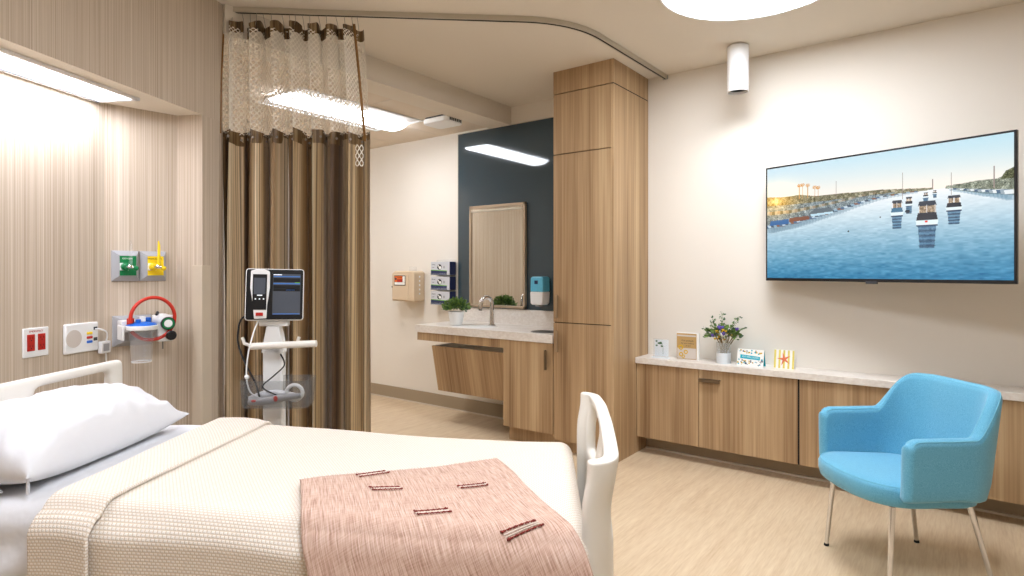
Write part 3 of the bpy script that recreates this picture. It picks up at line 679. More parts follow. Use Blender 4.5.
def blooms(n, m, r, rx, z0, z1, nm):
    b = B()
    for k in range(n):
        a = random.uniform(0, 2*PI); q = random.uniform(.3, 1); c = (rx*q*math.cos(a), rx*.6*q*math.sin(a)-.015, random.uniform(z0, z1))
        for j in range(6): b.ball((c[0]+r*.5*math.cos(j), c[1]+r*.5*math.sin(j)-.004, c[2]+r*.4*math.sin(2.2*j)), r*.55, n=7, m=5)
    b.build(nm, m, va)
blooms(10, 'purple', .013, .10, .19, .25, 'purple_blooms'); blooms(20, 'gold', .009, .085, .155, .235, 'yellow_blooms'); blooms(7, 'petal', .017, .07, .15, .21, 'white_blooms')
gc = thing('greeting_card', 'folded white card with a turquoise banner and small floral print', 'greeting card', (-1.13, 4.15, ZC), -.02)
b = B()
b.prism([(-.028, 0), (-.026, 0), (.0, .108), (-.002, .108)], 'x', -.085, .085, 0); b.prism([(.030, 0), (.032, 0), (.001, .108), (-.001, .108)], 'x', -.085, .085, 1); b.build('folded_card', ['paperw', 'cyan'], gc, smooth=0)
def cardpt(x, z, o=.0012): return (x, -.028+.026*z/.108-o, z)
b = B(); b.add([cardpt(-.065, .047), cardpt(.062, .042), cardpt(.062, .064), cardpt(-.065, .072)], [(0, 1, 2, 3)]); b.build('banner', 'cyan', gc, smooth=0, solid=.0004)
bs4 = [B() for _ in range(4)]
for k in range(90):
    x = random.uniform(-.078, .078); z = random.uniform(.006, .102)
    if abs(z-.057) < .019 and abs(x) < .072: continue
    r = random.uniform(.003, .007); c = Vector(cardpt(x, z, .0006)); bs4[k % 4].lathe([(.0001, 0), (r, 0), (r, .0006), (.0001, .0006)], n=7, T=Matrix.Translation(c) @ Matrix.Rotation(PI/2, 4, 'X'))
for b, c in zip(bs4, ('navy', 'gold', 'cyan', 'grey')): b.build('floral_print', c, gc, smooth=0)
text('GET WELL SOON', .0135, 'lettering', 'paperw', gc, face_mx((0, cardpt(0, .057, .0030)[1], .057), (1, 0, -.05), Vector((0, .22, .97))))
sf = thing('greeting_card', 'white card with yellow stripes and a coral starfish', 'greeting card', (-.925, 4.17, ZC), -.03)
b = B(); b.prism([(-.020, 0), (-.018, 0), (.0, .118), (-.002, .118)], 'x', -.062, .062, 0); b.prism([(.020, 0), (.022, 0), (.001, .118), (-.001, .118)], 'x', -.062, .062, 0); b.build('folded_card', 'paperw', sf, smooth=0)
def sp_(x, z, o=.001): return (x, -.020+.018*z/.118-o, z)
b = B()
for k in range(5): x = -.062+.0275*k; b.add([sp_(x, 0.001), sp_(x+.012, 0.001), sp_(x+.012, .117), sp_(x, .117)], [(0, 1, 2, 3)])
b.build('stripe_print', 'straw', sf, smooth=0, solid=.0004)
b = B(); ring = []
for k in range(10):
    a = PI/2+.25+k*PI/5; r = .045 if k % 2 == 0 else .012; ring.append(sp_(r*math.cos(a)+.0, .06+r*math.sin(a), .0022))
b.add([sp_(0, .06, .004)]+ring, [(0, 1+k, 1+(k+1) % 10) for k in range(10)]); b.build('starfish_print', 'coral', sf, smooth=0)

# ------------------------------------------------------------------ TELEVISION
TL, TRp = Vector((-1.03, 4.125)), Vector((.203, 3.703)); tcn = (TL+TRp)/2; TW = (TRp-TL).length; TA = math.atan2(TRp.y-TL.y, TRp.x-TL.x)
tv = thing('television', 'wall mounted flat television showing boats in a harbour at dusk', 'television', (tcn.x, tcn.y, 1.634), TA)
HH = .3665
b = B(); b.box(-TW/2, TW/2, 0, .022, -HH, HH); b.build('bezel', 'black', tv, bevel=.002)
b = B(); b.box(-TW/2+.12, TW/2-.12, .022, .055, -HH+.06, HH-.22); b.build('rear_housing', 'black', tv, bevel=.01)
b = B(); b.box(-.03, .03, -.002, .01, -HH-.010, -HH+.004); b.build('sensor', 'dkgrey', tv, bevel=.001)
Ti = Matrix.Rotation(-TA, 4, 'Z') @ Matrix.Translation((-tcn.x, -tcn.y, 0))
def tl(x, y, z): return Ti @ Vector((x, y, z))
wx = tcn.x+.02
b = B(); b.prism([tuple((Ti @ Vector(p))[:2]) for p in ((wx-.12, YW-.001, 0), (wx-.12, YW-.02, 0), (wx+.12, YW-.02, 0), (wx+.12, YW-.001, 0))], 'z', -.14, .14)
p_w = tl(wx, YW-.03, 0); elbow = tl(wx+.17, YW-.13, 0); p_t = Vector((0, .06, 0))
for z in (-.05, .05): b.tube([p_w+Vector((0, 0, z)), elbow+Vector((0, 0, z)), p_t+Vector((0, 0, z))], .015, 8)
b.box(-.10, .10, .05, .064, -.1, .1); b.build('wall_bracket', 'dkgrey', tv)
# the picture on the screen
NXp, NYp = 500, 282
uu, vv = np.meshgrid((np.arange(NXp)+.5)/NXp, (np.arange(NYp)+.5)/NYp)
rng = np.random.default_rng(3)
def c3(c): return np.array(c, float)
def lerp(a, b_, t): return a[None, None, :]*(1-t[..., None]) + b_[None, None, :]*t[..., None]
img = np.zeros((NYp, NXp, 3))
hz = .667
sk = np.clip((vv-hz)/(1-hz), 0, 1)
sky = lerp(c3((255, 242, 228)), c3((206, 230, 240)), np.clip(sk*1.1, 0, 1)**1.1)
sky = sky*(1-.5*uu[..., None]*sk[..., None]) + c3((172, 214, 228))*(.5*uu[..., None]*sk[..., None])
wt_ = np.clip((hz-vv)/hz, 0, 1)
wat = lerp(c3((240, 244, 246)), c3((44, 124, 166)), wt_**1.2)
wat = wat*(1-.25*uu[..., None]*wt_[..., None]) + c3((16, 108, 156))*(.25*uu[..., None]*wt_[..., None])
def smooth_noise(ny, nx, sy=1, sx=1):
    g = rng.standard_normal((ny+2, nx+2)); y = vv*ny; x = uu*nx; iy = y.astype(int); ix = x.astype(int); fy = y-iy; fx = x-ix
    fy = fy*fy*(3-2*fy); fx = fx*fx*(3-2*fx)
    return (g[iy, ix]*(1-fx)+g[iy, ix+1]*fx)*(1-fy) + (g[iy+1, ix]*(1-fx)+g[iy+1, ix+1]*fx)*fy
rip = (smooth_noise(110, 60)*9+smooth_noise(50, 24)*6)*(wt_**.6)
wat = wat + rip[..., None]*c3((1.2, 1, .9))
img = np.where((vv > hz)[..., None], sky, wat)
def poly(pts, col, mix=1., tex=0):
    global img
    x = np.array([p[0] for p in pts]); y = np.array([p[1] for p in pts]); ins = np.zeros(uu.shape, bool); n = len(pts)
    for i in range(n):
        j = (i-1) % n; c_ = ((y[i] > vv) != (y[j] > vv)) & (uu < (x[j]-x[i])*(vv-y[i])/(y[j]-y[i]+1e-12)+x[i]); ins ^= c_
    cc = np.broadcast_to(c3(col), img.shape).copy()
    if tex: cc = cc + (rng.standard_normal(uu.shape)*tex)[..., None]*c3((1, .95, .85)) + smooth_noise(60, 110)[..., None]*tex*.7
    img = np.where(ins[..., None], img*(1-mix)+cc*mix, img)
lt = [(0, .743), (.09, .729), (.175, .734), (.255, .708), (.347, .711), (.447, .705), (.542, .705), (.668, .688), (.739, .679)]
lb = [(.739, .667), (.644, .657), (.542, .643), (.461, .613), (.376, .574), (.255, .523), (.142, .48), (0, .45)]
poly(lt+lb, (126, 122, 96), 1, 30)
poly([(0, .66), (.16, .655), (.3, .66), (.48, .668), (.6, .674)]+lb[2:], (120, 138, 150), .85, 34)
for k in range(46):     # moored boats and houses along the far bank
    f = k/45; x = .015+.66*f; ylo = np.interp(x, [0, .142, .255, .376, .461, .542, .644, .739], [.45, .48, .523, .574, .613, .643, .657, .667]); s = .030*(1-f*.75)
    cc = [(70, 110, 150), (210, 225, 235), (50, 70, 90), (150, 180, 200), (130, 80, 60)][k % 5]
    poly([(x-s, ylo+s*.9), (x+s, ylo+s*1.0), (x+s*.8, ylo), (x-s*.7, ylo)], cc, .85); poly([(x-s, ylo), (x+s, ylo), (x+s*.8, ylo-s*1.5), (x-s*.7, ylo-s*1.4)], (100, 130, 150), .28)
    yh = ylo + .10*(1-f) + .02; poly([(x-s*.6, yh), (x+s*.5, yh), (x+s*.5, yh+s), (x-s*.6, yh+s*1.1)], [(205, 196, 176), (150, 130, 105), (90, 92, 70)][k % 3], .7)
poly([(.012, .479), (.117, .485), (.117, .530), (.02, .520)], (50, 100, 160)); poly([(.117, .50), (.215, .51), (.23, .545), (.12, .535)], (128, 82, 66)); poly([(.215, .53), (.335, .55), (.325, .60), (.25, .60), (.216, .56)], (96, 108, 116)); poly([(.23, .535), (.335, .55), (.33, .566), (.225, .555)], (190, 220, 235))
poly([(.78, .666), (.849, .63), (.912, .601), (1, .575), (1, .735), (.971, .715), (.952, .70), (.891, .70), (.839, .689), (.784, .684)], (124, 132, 116), 1, 30)
for k in range(16):
    f = k/15; x = .80+.19*f; y = .655-.07*f; s = .006+.015*f
    cc = [(235, 240, 242), (60, 90, 120), (160, 175, 185)][k % 3]
    poly([(x-s, y+s*1.3), (x+s, y+s*1.3), (x+s*.8, y), (x-s*.8, y)], cc, .9); poly([(x-s, y), (x+s, y), (x+s*.8, y-s*2), (x-s*.7, y-s*2)], (90, 130, 155), .35)
poly([(.958, .69), (1, .69), (1, .765), (.975, .745)], (86, 92, 60), 1, 26)
for (x, y) in ((.17, .813), (.187, .817), (.212, .808), (.247, .784), (.263, .778)):
    poly([(x-.0012, y), (x+.0012, y), (x+.0016, .70), (x-.0012, .70)], (196, 150, 90))
    for a in range(7): an = a*PI/3.5; poly([(x, y-.006), (x+.012*math.cos(an), y+.018*math.sin(an)+.003), (x+.010*math.cos(an+.6), y+.014*math.sin(an+.6))], (214, 150, 62))
for (x, a, c_) in ((.347, .817, .684), (.625, .818, .612), (.801, .777, .612), (.94, .788, .635), (.736, .745, .675)): poly([(x-.0011, a), (x+.0011, a), (x+.0016, c_), (x-.0016, c_)], (150, 135, 130))
def boat(x0, x1, yb, yt, yr, dark=(28, 36, 48)):
    w = x1-x0; h = yt-yb; xc = (x0+x1)/2
    poly([(x0+.1*w, yb), (x1-.1*w, yb), (x1-.18*w, yr), (x0+.18*w, yr)], (44, 84, 118), .75, 18)
    for k in range(9):
        y = yb-(yb-yr)*k/9; poly([(x0+.12*w, y), (x1-.12*w, y), (x1-.16*w, y-.008), (x0+.16*w, y-.008)], (120, 170, 200) if k % 2 else (26, 50, 72), .5)
    poly([(x0, yb+.22*h), (x1, yb+.22*h), (x1-.04*w, yb), (x0+.04*w, yb)], (226, 240, 245)); poly([(x0+.03*w, yb+.02*h), (x1-.03*w, yb+.02*h), (x1-.04*w, yb-.05*h), (x0+.04*w, yb-.05*h)], (30, 60, 90))
    poly([(x0+.03*w, yb+.22*h), (x1-.03*w, yb+.22*h), (x1-.10*w, yb+.52*h), (x0+.10*w, yb+.52*h)], dark); poly([(x0+.14*w, yb+.52*h), (x1-.10*w, yb+.52*h), (x1-.10*w, yb+.80*h), (x0+.14*w, yb+.80*h)], (160, 140, 116), 1, 30)
    poly([(x0+.10*w, yb+.80*h), (x1-.08*w, yb+.80*h), (x1-.14*w, yb+h), (x0+.16*w, yb+h)], (46, 56, 68))
    for q in (.16, .5, .86): poly([(x0+q*w-.0015, yb+.5*h), (x0+q*w+.0015, yb+.5*h), (x0+q*w+.0015, yb+.85*h), (x0+q*w-.0015, yb+.85*h)], (235, 235, 235))
boat(.634, .664, .560, .629, .50); boat(.70, .722, .610, .650, .58); boat(.735, .752, .63, .66, .61)
boat(.578, .628, .490, .610, .39, (60, 110, 140)); boat(.782, .838, .500, .610, .40); boat(.674, .757, .405, .585, .235)
poly([(.709, .425), (.718, .425), (.718, .44), (.709, .44)], (220, 60, 50))
for (x, y, r) in ((.644, .519, .010), (.537, .489, .004), (.402, .390, .005)): poly([(x+r*math.cos(a), y+r*1.3*math.sin(a)) for a in [2*PI*k/8 for k in range(8)]], (26, 40, 56))
gd = np.exp(-(((uu-.047)/.10)**2+((vv-.693)/.13)**2)); img = img + gd[..., None]*c3((120, 70, 0)); gd = np.exp(-(((uu-.047)/.018)**2+((vv-.70)/.03)**2)); img = img + gd[..., None]*c3((90, 80, 60))
img = np.clip(img, 0, 255)/255
lnr = np.where(img <= .04045, img/12.92, ((img+.055)/1.055)**2.4)
sx0, sx1, sz0, sz1 = -TW/2+.011, TW/2-.011, -HH+.018, HH-.011
vx = np.linspace(sx0, sx1, NXp+1); vz = np.linspace(sz0, sz1, NYp+1); gx, gz = np.meshgrid(vx, vz)
verts = np.stack([gx.ravel(), np.full(gx.size, -.0012), gz.ravel()], 1); ii, jj = np.meshgrid(np.arange(NXp), np.arange(NYp)); a = (jj*(NXp+1)+ii).ravel(); faces = np.stack([a, a+1, a+NXp+2, a+NXp+1], 1)
me = bpy.data.meshes.new('screen'); me.from_pydata(verts.tolist(), [], faces.tolist()); ca = me.color_attributes.new('picture', 'FLOAT_COLOR', 'CORNER')
colr = np.ones((faces.shape[0], 4, 4), np.float32); colr[:, :, :3] = lnr.reshape(-1, 1, 3); ca.data.foreach_set('color', colr.ravel())
m = bpy.data.materials.new('lit screen picture'); m.use_nodes = True; nt = m.node_tree; bs = nt.nodes['Principled BSDF']; at = nd(nt, 'ShaderNodeAttribute'); at.attribute_name = 'picture'
bs.inputs['Base Color'].default_value = (.01, .01, .01, 1); bs.inputs['Roughness'].default_value = .25; bs.inputs['Emission Strength'].default_value = 1.08; nt.links.new(at.outputs['Color'], bs.inputs['Emission Color'])
me.materials.append(m); o = bpy.data.objects.new('screen', me); COL.objects.link(o); o.parent = tv

# ------------------------------------------------------------------ CHAIR
chr_ = thing('armchair', 'sky blue upholstered armchair on slim chrome legs', 'chair', (-.2115, 3.2325, 0), math.radians(221))
# U-shaped shell: plan path from the right arm front round the back to the left arm front
def shell_path(t):           # t 0..1 -> plan position, outward normal
    hw_, xb, r, xf = .285, -.212, .180, .205
    s1 = (xf-(xb+r)); s2 = r*PI/2; s3 = 2*(hw_-r); L = 2*s1+2*s2+s3; s = t*L
    if s < s1: return Vector((xf-s, -hw_)), Vector((0, -1)), s
    s -= s1
    if s < s2: a = s/r; return Vector((xb+r-r*math.sin(a), -hw_+r-r*math.cos(a))), Vector((-math.sin(a), -math.cos(a))), s
    s -= s2
    if s < s3: return Vector((xb, -hw_+r+s)), Vector((-1, 0)), s
    s -= s3
    if s < s2: a = s/r; return Vector((xb+r-r*math.cos(a), hw_-r+r*math.sin(a))), Vector((-math.cos(a), math.sin(a))), s
    s -= s2; return Vector((xb+r+s, hw_)), Vector((0, 1)), s
def sst(a, b_, x): x = max(0, min(1, (x-a)/(b_-a))); return x*x*(3-2*x)
def shell_ring(t, M_=28, inset=0.):
    p, n, _ = shell_path(t); e = min(t, 1-t)
    front = p.x
    top = .655 + .174*sst(-.06, -.19, front) + .008*(1-sst(-.235, -.17, front))
    bot = .395 - .03*sst(0, -.22, front)
    top -= .030*(1-math.sqrt(max(0, 1-(max(0, front-.165)/.0415)**2)))
    lean = .040*sst(-.03, -.22, front)+.012
    th = .062 - .010*sst(0, -.25, front)
    ring = []
    half = th/2
    # closed section: bottom outer -> up outer -> rounded top -> down inner -> bottom
    pr_ = []
    K = 7
    for k in range(K): pr_.append((half, bot+.02+(top-bot-.05)*k/(K-1)))
    for a in (20, 45, 70, 90, 110, 135, 160): pr_.append((half*math.cos(math.radians(a)), top-.03+.03*math.sin(math.radians(a))))
    for k in range(K): pr_.append((-half, top-.03-(top-bot-.05)*k/(K-1)))
    for a in (200, 240, 270, 300, 340): pr_.append((half*math.cos(math.radians(a)), bot+.02+.02*math.sin(math.radians(a))))
    for (o, z) in pr_:
        q = p + n*(o*(1-inset) + lean*((z-.40)/.44)**1.0 - .012*(1-min(1, (z-.36)/.1)))
        ring.append((q.x, q.y, z if not inset else (z*(1-inset*.12)+.5*inset*.12)))
    return ring
b = B(); NS = 130; rings = [shell_ring(.6*(.5-.5*math.cos(PI*k/(NS-1)))+.4*k/(NS-1)) for k in range(NS)]
def capring(ring, t, push, sc):
    c = Vector((sum(r[0] for r in ring)/len(ring), sum(r[1] for r in ring)/len(ring), sum(r[2] for r in ring)/len(ring)))
    h = (max(r[2] for r in ring)-min(r[2] for r in ring))/2
    return [(r[0]+push, c.y+(r[1]-c.y)*sc, c.z+(r[2]-c.z)*(1-(1-sc)*.10)) for r in ring]
first = [capring(rings[0], 0, .018, .0), capring(rings[0], 0, .017, .45), capring(rings[0], 0, .010, .82)]; last = [capring(rings[-1], 1, .010, .82), capring(rings[-1], 1, .017, .45), capring(rings[-1], 1, .018, .0)]
R_ = first+rings+last; nr = len(R_[0])
b.grid(lambda i, j: R_[j][i], nr, len(R_), cu=True); b.build('shell', 'chairfab', chr_, smooth=60)
# seam piping along the inner and outer shoulder of the rim
for off in (8, 12):
    b = B(); b.tube([Vector(r[off])+Vector((0, 0, .001)) for r in rings[1:-1]], .0016, 6); b.build('seam', 'chairseam', chr_)
# seat cushion, bowed front
def seat_outline(n=64, g=0.):
    o = []
    for k in range(n):
        a = 2*PI*k/n; c, s = math.cos(a), math.sin(a); e = 2/4.2
        x = abs(c)**e*(1 if c > 0 else -1); y = abs(s)**e*(1 if s > 0 else -1)
        X = .040+(.228 if x > 0 else .235)*x - g*x; Y = (.258+.020*max(0, x)-g)*y
        if x > 0: X += .065*(1-(y*.95)**2)*max(0, x)
        if x > 0: Y *= (1 + .0*x)
        o.append((X, Y))
    return o
b = B(); lv = [(.35, .05), (.358, .02), (.368, .006), (.395, 0), (.425, 0), (.438, .005), (.447, .018), (.452, .05), (.456, .12), (.457, .2)]
SO = [seat_outline(64, g) for (_, g) in lv]
b.grid(lambda i, j: (SO[j][i][0], SO[j][i][1], lv[j][0]-.012*(1-SO[j][i][0]/.3)+.004), 64, len(lv), cu=True)
b.add([(x, y, .36-.008) for x, y in SO[0]], [tuple(range(63, -1, -1))]); b.add([(x, y, .457-.012*(1-x/.3)+.004) for x, y in SO[-1]], [tuple(range(64))]); b.build('seat', 'chairfab', chr_, smooth=60, merge=True)
b = B(); so2 = seat_outline(64, .010); b.tube([(x, y, .443-.012*(1-x/.3)+.004) for x, y in so2], .0015, 6, closed=True); b.build('seam', 'chairseam', chr_)
for (x, y, X, Y) in ((.235, .222, .205, .20), (.235, -.215, .205, -.20), (-.23, .212, -.15, .17), (-.225, -.215, -.15, -.17)):
    b = B(); b.tube([(x, y, .008), (X, Y, .37)], [.0095, .0125], 16); lg = b.build('leg', 'chrome', chr_)
    b = B(); b.lathe([(.011, 0), (.012, .003), (.011, .012)], c=(x, y, 0), n=16); b.build('glide', 'rubber', lg)
    b = B(); b.lathe([(.016, .352), (.016, .374)], c=(X, Y, 0), n=16); b.build('leg_socket', 'black', lg)

# ------------------------------------------------------------------ BED
BO = W(-1.60, 1.97); BA = TH - math.radians(2.86); HWD = .44; XF = 1.81
bed = thing('hospital_bed', 'cream hospital bed with head and foot boards against the striped wall', 'bed', (*BO, 0), BA)
def zt(x): return .752 - .060*sst(.35, 1.6, x)
def board(name, ys, zs, solidm, xf, thick=.05, mt='cream'):
    b = B(); ny, nz = len(ys), len(zs)
    b.grid(lambda i, j: (xf(ys[i], zs[j]), ys[i], zs[j]), ny, nz, mask=lambda i, j: solidm((ys[i]+ys[i+1])/2, (zs[j]+zs[j+1])/2))
    o = b.build(name, mt, bed, solid=thick, soff=0, smooth=60, merge=True)
    # drop unused vertices
    me = o.data; import bmesh; bm = bmesh.new(); bm.from_mesh(me); bmesh.ops.delete(bm, geom=[v for v in bm.verts if not v.link_faces], context='VERTS'); bm.to_mesh(me); bm.free()
    md = o.modifiers.new('sub', 'SUBSURF'); md.levels = 2; md.render_levels = 2; return o
PLX = [(-.392, 1.808), (-.388, 1.835), (-.37, 1.860), (-.335, 1.875), (-.2, 1.885), (0, 1.897), (.25, 1.905), (.36, 1.900), (.42, 1.895), (.45, 1.872), (.458, 1.846)]
def fbx(y, z):
    for (ya_, xa_), (yb_, xb_) in zip(PLX[:-1], PLX[1:]):
        if y <= yb_+1e-6: break
    f = (y-ya_)/(yb_-ya_); return xa_+(xb_-xa_)*f - .014*(1-sst(.74, .82, z))
ys = [-.392, -.388, -.37, -.335, -.28, -.2, -.10, -.05, 0, .05, .10, .17, .25, .31, .36, .40, .42, .45, .458]
board('footboard', ys, [.20, .24, .40, .56, .62, .655, .69, .75, .80, .825, .852, .860], lambda y, z: not ((.05 < y < .40 or -.33 < y < -.05) and .655 < z < .825), fbx, .040)
ysh = [-.52, -.48, -.455, -.40, -.26, -.14, -.10, 0, .10, .14, .26, .40, .455, .495, .53]
board('headboard', ysh, [.30, .34, .60, .80, .84, .88, .925, .965], lambda y, z: not ((.12 < abs(y) < .455) and .80 < z < .925), lambda y, z: -.055-.02*(z-.6), .042)
b = B(); b.box(.02, 1.82, -.36, .36, .50, .55); b.box(.1, 1.7, -.30, .30, .40, .50); b.build('deck', 'grey', bed, bevel=.01)
b = B(); b.box(.0, 1.88, -.30, -.24, .28, .36); b.box(.0, 1.88, .24, .30, .28, .36); b.box(-.05, .06, -.34, .34, .20, .36); b.box(1.80, 1.9, -.34, .34, .20, .36); b.box(.5, .6, -.2, .2, .34, .42); b.box(1.3, 1.4, -.2, .2, .34, .42); b.build('chassis', 'cream', bed, bevel=.01)
for x in (.0, 1.83):
    for y in (-.30, .30):
        b = B(); b.tube([(x, y, .22), (x, y, .14)], .018, 12); b.box(x-.03, x+.03, y-.028, y-.02, .05, .15); b.box(x-.03, x+.03, y+.02, y+.028, .05, .15); cs = b.build('caster', 'grey', bed)
        b = B(); b.lathe([(.02, -.016), (.062, -.014), (.065, -.008), (.065, .008), (.062, .014), (.02, .016)], n=28, T=Matrix.Translation((x, y, .065)) @ Matrix.Rotation(PI/2, 4, 'X')); b.build('wheel', 'rubber', cs)

def drape(x, w, half, dzt, xf=XF, r=.06, sag=0.):
    """flat cloth coordinate (x along the bed, w across) -> point lying on the mattress and falling over its sides"""
    def roll(d, lim):
        a = abs(d); sgn = 1 if d > 0 else -1; s0 = lim-r
        if a <= s0: return d, 0.
        arc_ = a-s0
        if arc_ < r*PI/2: t = arc_/r; return sgn*(s0+r*math.sin(t)), r*(1-math.cos(t))
        return sgn*lim, r+arc_-r*PI/2
    y, dy = roll(w, half)
    if x > xf-r-.02: xx, dx = roll(x, xf)
    else: xx, dx = x, 0.
    dz = (dy**3+dx**3)**(1/3) if dy and dx else dy+dx
    return Vector((xx, y, zt(xx)+dzt-dz))
mt_ = thing('mattress', 'bed mattress covered by a white fitted sheet', 'mattress', (*BO, 0), BA)
b = B(); L_ = [(.0, .56), (.0, .70)]
nx, nw = 60, 40
def mfn(i, j):
    x = .0+(XF-.02)*i/(nx-1); a = 2*PI*j/nw; c, s = math.cos(a), math.sin(a); e = 2/7
    y = .415*(abs(c)**e)*(1 if c > 0 else -1); zz = (abs(s)**e)*(1 if s > 0 else -1); top = zt(x)-.028; bo = .5505
    k = 1 if 0 < i < nx-1 else .93
    return (x, y*k, (top+bo)/2+(top-bo)/2*zz*k)
b.grid(mfn, nx, nw, cv=True); b.add([mfn(0, j) for j in range(nw)], [tuple(range(nw))]); b.add([mfn(nx-1, j) for j in range(nw)], [tuple(range(nw-1, -1, -1))]); b.build('fitted_cover', 'linen', mt_, smooth=60, merge=True)

def sheet(name, label, cat, x0, x1, w0, w1, half, dzt, m, nx=90, nw=150, thick=.004, xf=XF, ripple=None, kids=None):
    t = thing(name, label, cat, (*BO, 0), BA); b = B()
    def fn(i, j):
        x = x0+(x1-x0)*i/(nx-1); w = w0+(w1-w0)*j/(nw-1); p = drape(x, w, half, dzt, xf)
        drop = max(0, abs(w)-half)
        if ripple: p = p + ripple(x, w, drop)
        return p
    b.grid(fn, nx, nw, uvf=lambda i, j: (x0+(x1-x0)*i/(nx-1), w0+(w1-w0)*j/(nw-1)))
    o = b.build('cloth', m, t, smooth=70, solid=thick, soff=0); return t
def rp_sheet(x, w, d):
    s = -1 if w < 0 else 1
    n = noise.noise(Vector((x*3+5, w*2.2, 1)))*.004*(1 if d == 0 else 0)
    if d <= 0: return Vector((0, 0, n + .004*noise.noise(Vector((x*14, w*5, 2)))))
    k = min(1, d/.12); f = math.sin(d*42+x*9+2*noise.noise(Vector((x*4, d*4, 0))))
    return Vector((0, s*(.008*k*(f+1) + .003*k*(1+noise.noise(Vector((x*5, d*3, 4))))), 0))
sheet('bed_sheet', 'white flat sheet folded below the pillow and hanging down the bedside', 'bed sheet', .03, .72, -.86, .84, .425, -.021, 'linen', 60, 150, .003, ripple=rp_sheet)
def rp_b(x, w, d):
    s = -1 if w < 0 else 1
    z = .003*noise.noise(Vector((x*4, w*4, 9))); 
    if d <= 0: return Vector((0, 0, z))
    k = min(1, d/.04); return Vector((0, s*k*(.006*math.sin(x*11+1)+.024+.006*noise.noise(Vector((x*6, d*3, 7)))), 0))
sheet('blanket', 'cream waffle weave blanket spread over the bed', 'blanket', .45, XF+.20, -.93, .90, .437, -.010, 'blanket', 150, 170, .006, ripple=rp_b)
def rp_c(x, w, d):
    v = rp_b(x, w, d); e = sst(.585, .612, x) ; return v + Vector((0, 0, -.004*e)) + (Vector((0, (-.010 if w < 0 else .010)*1.0, 0)) if d > 0 else Vector((0, 0, 0)))
o = None
cuff = bpy.data.objects['blanket']
b = B(); nx, nw = 22, 170
def cfn(i, j):
    w = -.93+1.83*j/(nw-1); x1 = .612+.02*math.sin(w*3); x = .438+(x1-.438)*i/(nx-1); p = drape(x, w, .444, .002); d = max(0, abs(w)-.444)
    q = p+rp_c(x, w, d); q.z += .004*math.sin(PI*min(1, i/(nx-1)))
    return q
b.grid(cfn, nx, nw, uvf=lambda i, j: (.438+.008*i, -.93+1.83*j/(nw-1))); b.build('folded_cuff', 'blanket', cuff, smooth=70, solid=.011, soff=0, bevel=.003)

# pillow
pw = thing('pillow', 'plump white pillow at the head of the bed', 'pillow', (*[BO[0]+math.cos(BA)*.165-math.sin(BA)*(-.045), BO[1]+math.sin(BA)*.165+math.cos(BA)*(-.045)], zt(.1)-.012), BA)
def pillow_fn(u, v, side):
    hx, hy = .205, .355
    ex = 1-.13*(1-v*v)*abs(u)**6; ey = 1-.07*(1-u*u)*abs(v)**6
    x = hx*u*ex; y = hy*v*ey
    k = (max(0, 1-abs(u)**2.6)*max(0, 1-abs(v)**2.8))**.48
    wr = noise.noise(Vector((x*9+3, y*7, 1)))*.018 + (.5-abs(noise.noise(Vector((x*12+y*7, y*6, 5)))))*.030 + noise.noise(Vector((x*40, y*18, 8)))*.004
    ed = min(1, (1-abs(v))*4); pl_ = .011*math.sin(x*60+noise.noise(Vector((x*8, y*8, 2)))*4)*(1-ed)*(1 if k > 0 else 0)
    base = .052 + .025*abs(u)**2*0
    if side > 0: return (x, y, base + (.135+.012*(-u))*k + (wr+pl_)*min(1, k*2.5))
    return (x, y, base - .050*min(1, k*1.3) + .0*wr)
b = B(); n1, n2 = 60, 90
for sd in (1, -1): b.grid(lambda i, j, sd=sd: pillow_fn(-1+2*i/(n1-1), -1+2*j/(n2-1), sd), n1, n2)
b.build('cushion', 'linen', pw, smooth=80, merge=True)
b = B()
b.grid(lambda i, j: (-.19+.30*i/20, -.325-.035*j/5-.004*math.sin(i*1.3), .010+.034*math.sin(PI*i/20)*(1-.35*j/5)+.003*math.sin(i*.9+j)), 21, 6); b.grid(lambda i, j: (-.19+.30*i/20, -.325-.035*j/5-.004*math.sin(i*1.3), .006), 21, 6)
b.build('pillowcase_end', 'linen', pw, smooth=80, solid=.002)
for (dx, a) in ((.0, .25), (.012, -.1)):
    b = B(); b.tube([(.12+dx, -.30, .115), (.155+dx, -.325, .085), (.178+dx, -.338+a*.05, .045), (.182+dx+a*.05, -.342, .008)], .006, 8, flat=.35); b.build('tie', 'linen', pw)

# pink throw
thr = thing('throw_blanket', 'dusty pink woven throw with red stitching laid across the bed foot', 'throw', (*BO, 0), BA)
TLp = Vector((1.0, -.205)); ut = Vector((.867, .498)); wtv = Vector((.405, -.914))
def tflat(a, c): # metres along the top edge / down
    e = Vector((.006*math.sin(c*9+1), .008*math.sin(a*11)))
    return TLp + ut*a + wtv*c + e
def tpt(a, c, dz=.0):
    p = tflat(a, c); q = drape(p.x, p.y, .462, .010+dz, XF+.022, .07); d = max(0, abs(p.y)-.462)
    q.z += .0035*noise.noise(Vector((a*7, c*7, 3)))+.002
    if d > 0: q.y -= min(1, d/.12)*(.036+.007*math.sin(a*10+1)) + .004
    return q
b = B(); NA, NB = 90, 140; TWd, TLn = .625, .98
b.grid(lambda i, j: tpt(TWd*i/(NA-1), TLn*j/(NB-1)), NA, NB, uvf=lambda i, j: (TWd*i/(NA-1), TLn*j/(NB-1))); b.build('cloth', 'throw', thr, smooth=70, solid=.005)
b = B()   # short frayed warp ends along the top hem
for k in range(150):
    a = TWd*k/149; p = tpt(a, 0, .001); q = tpt(a+random.uniform(-.002, .002), 0, .0005) + Vector((-wtv.x*.008, -wtv.y*.008, random.uniform(-.001, .003))); b.tube([p, q], .0007, 4)
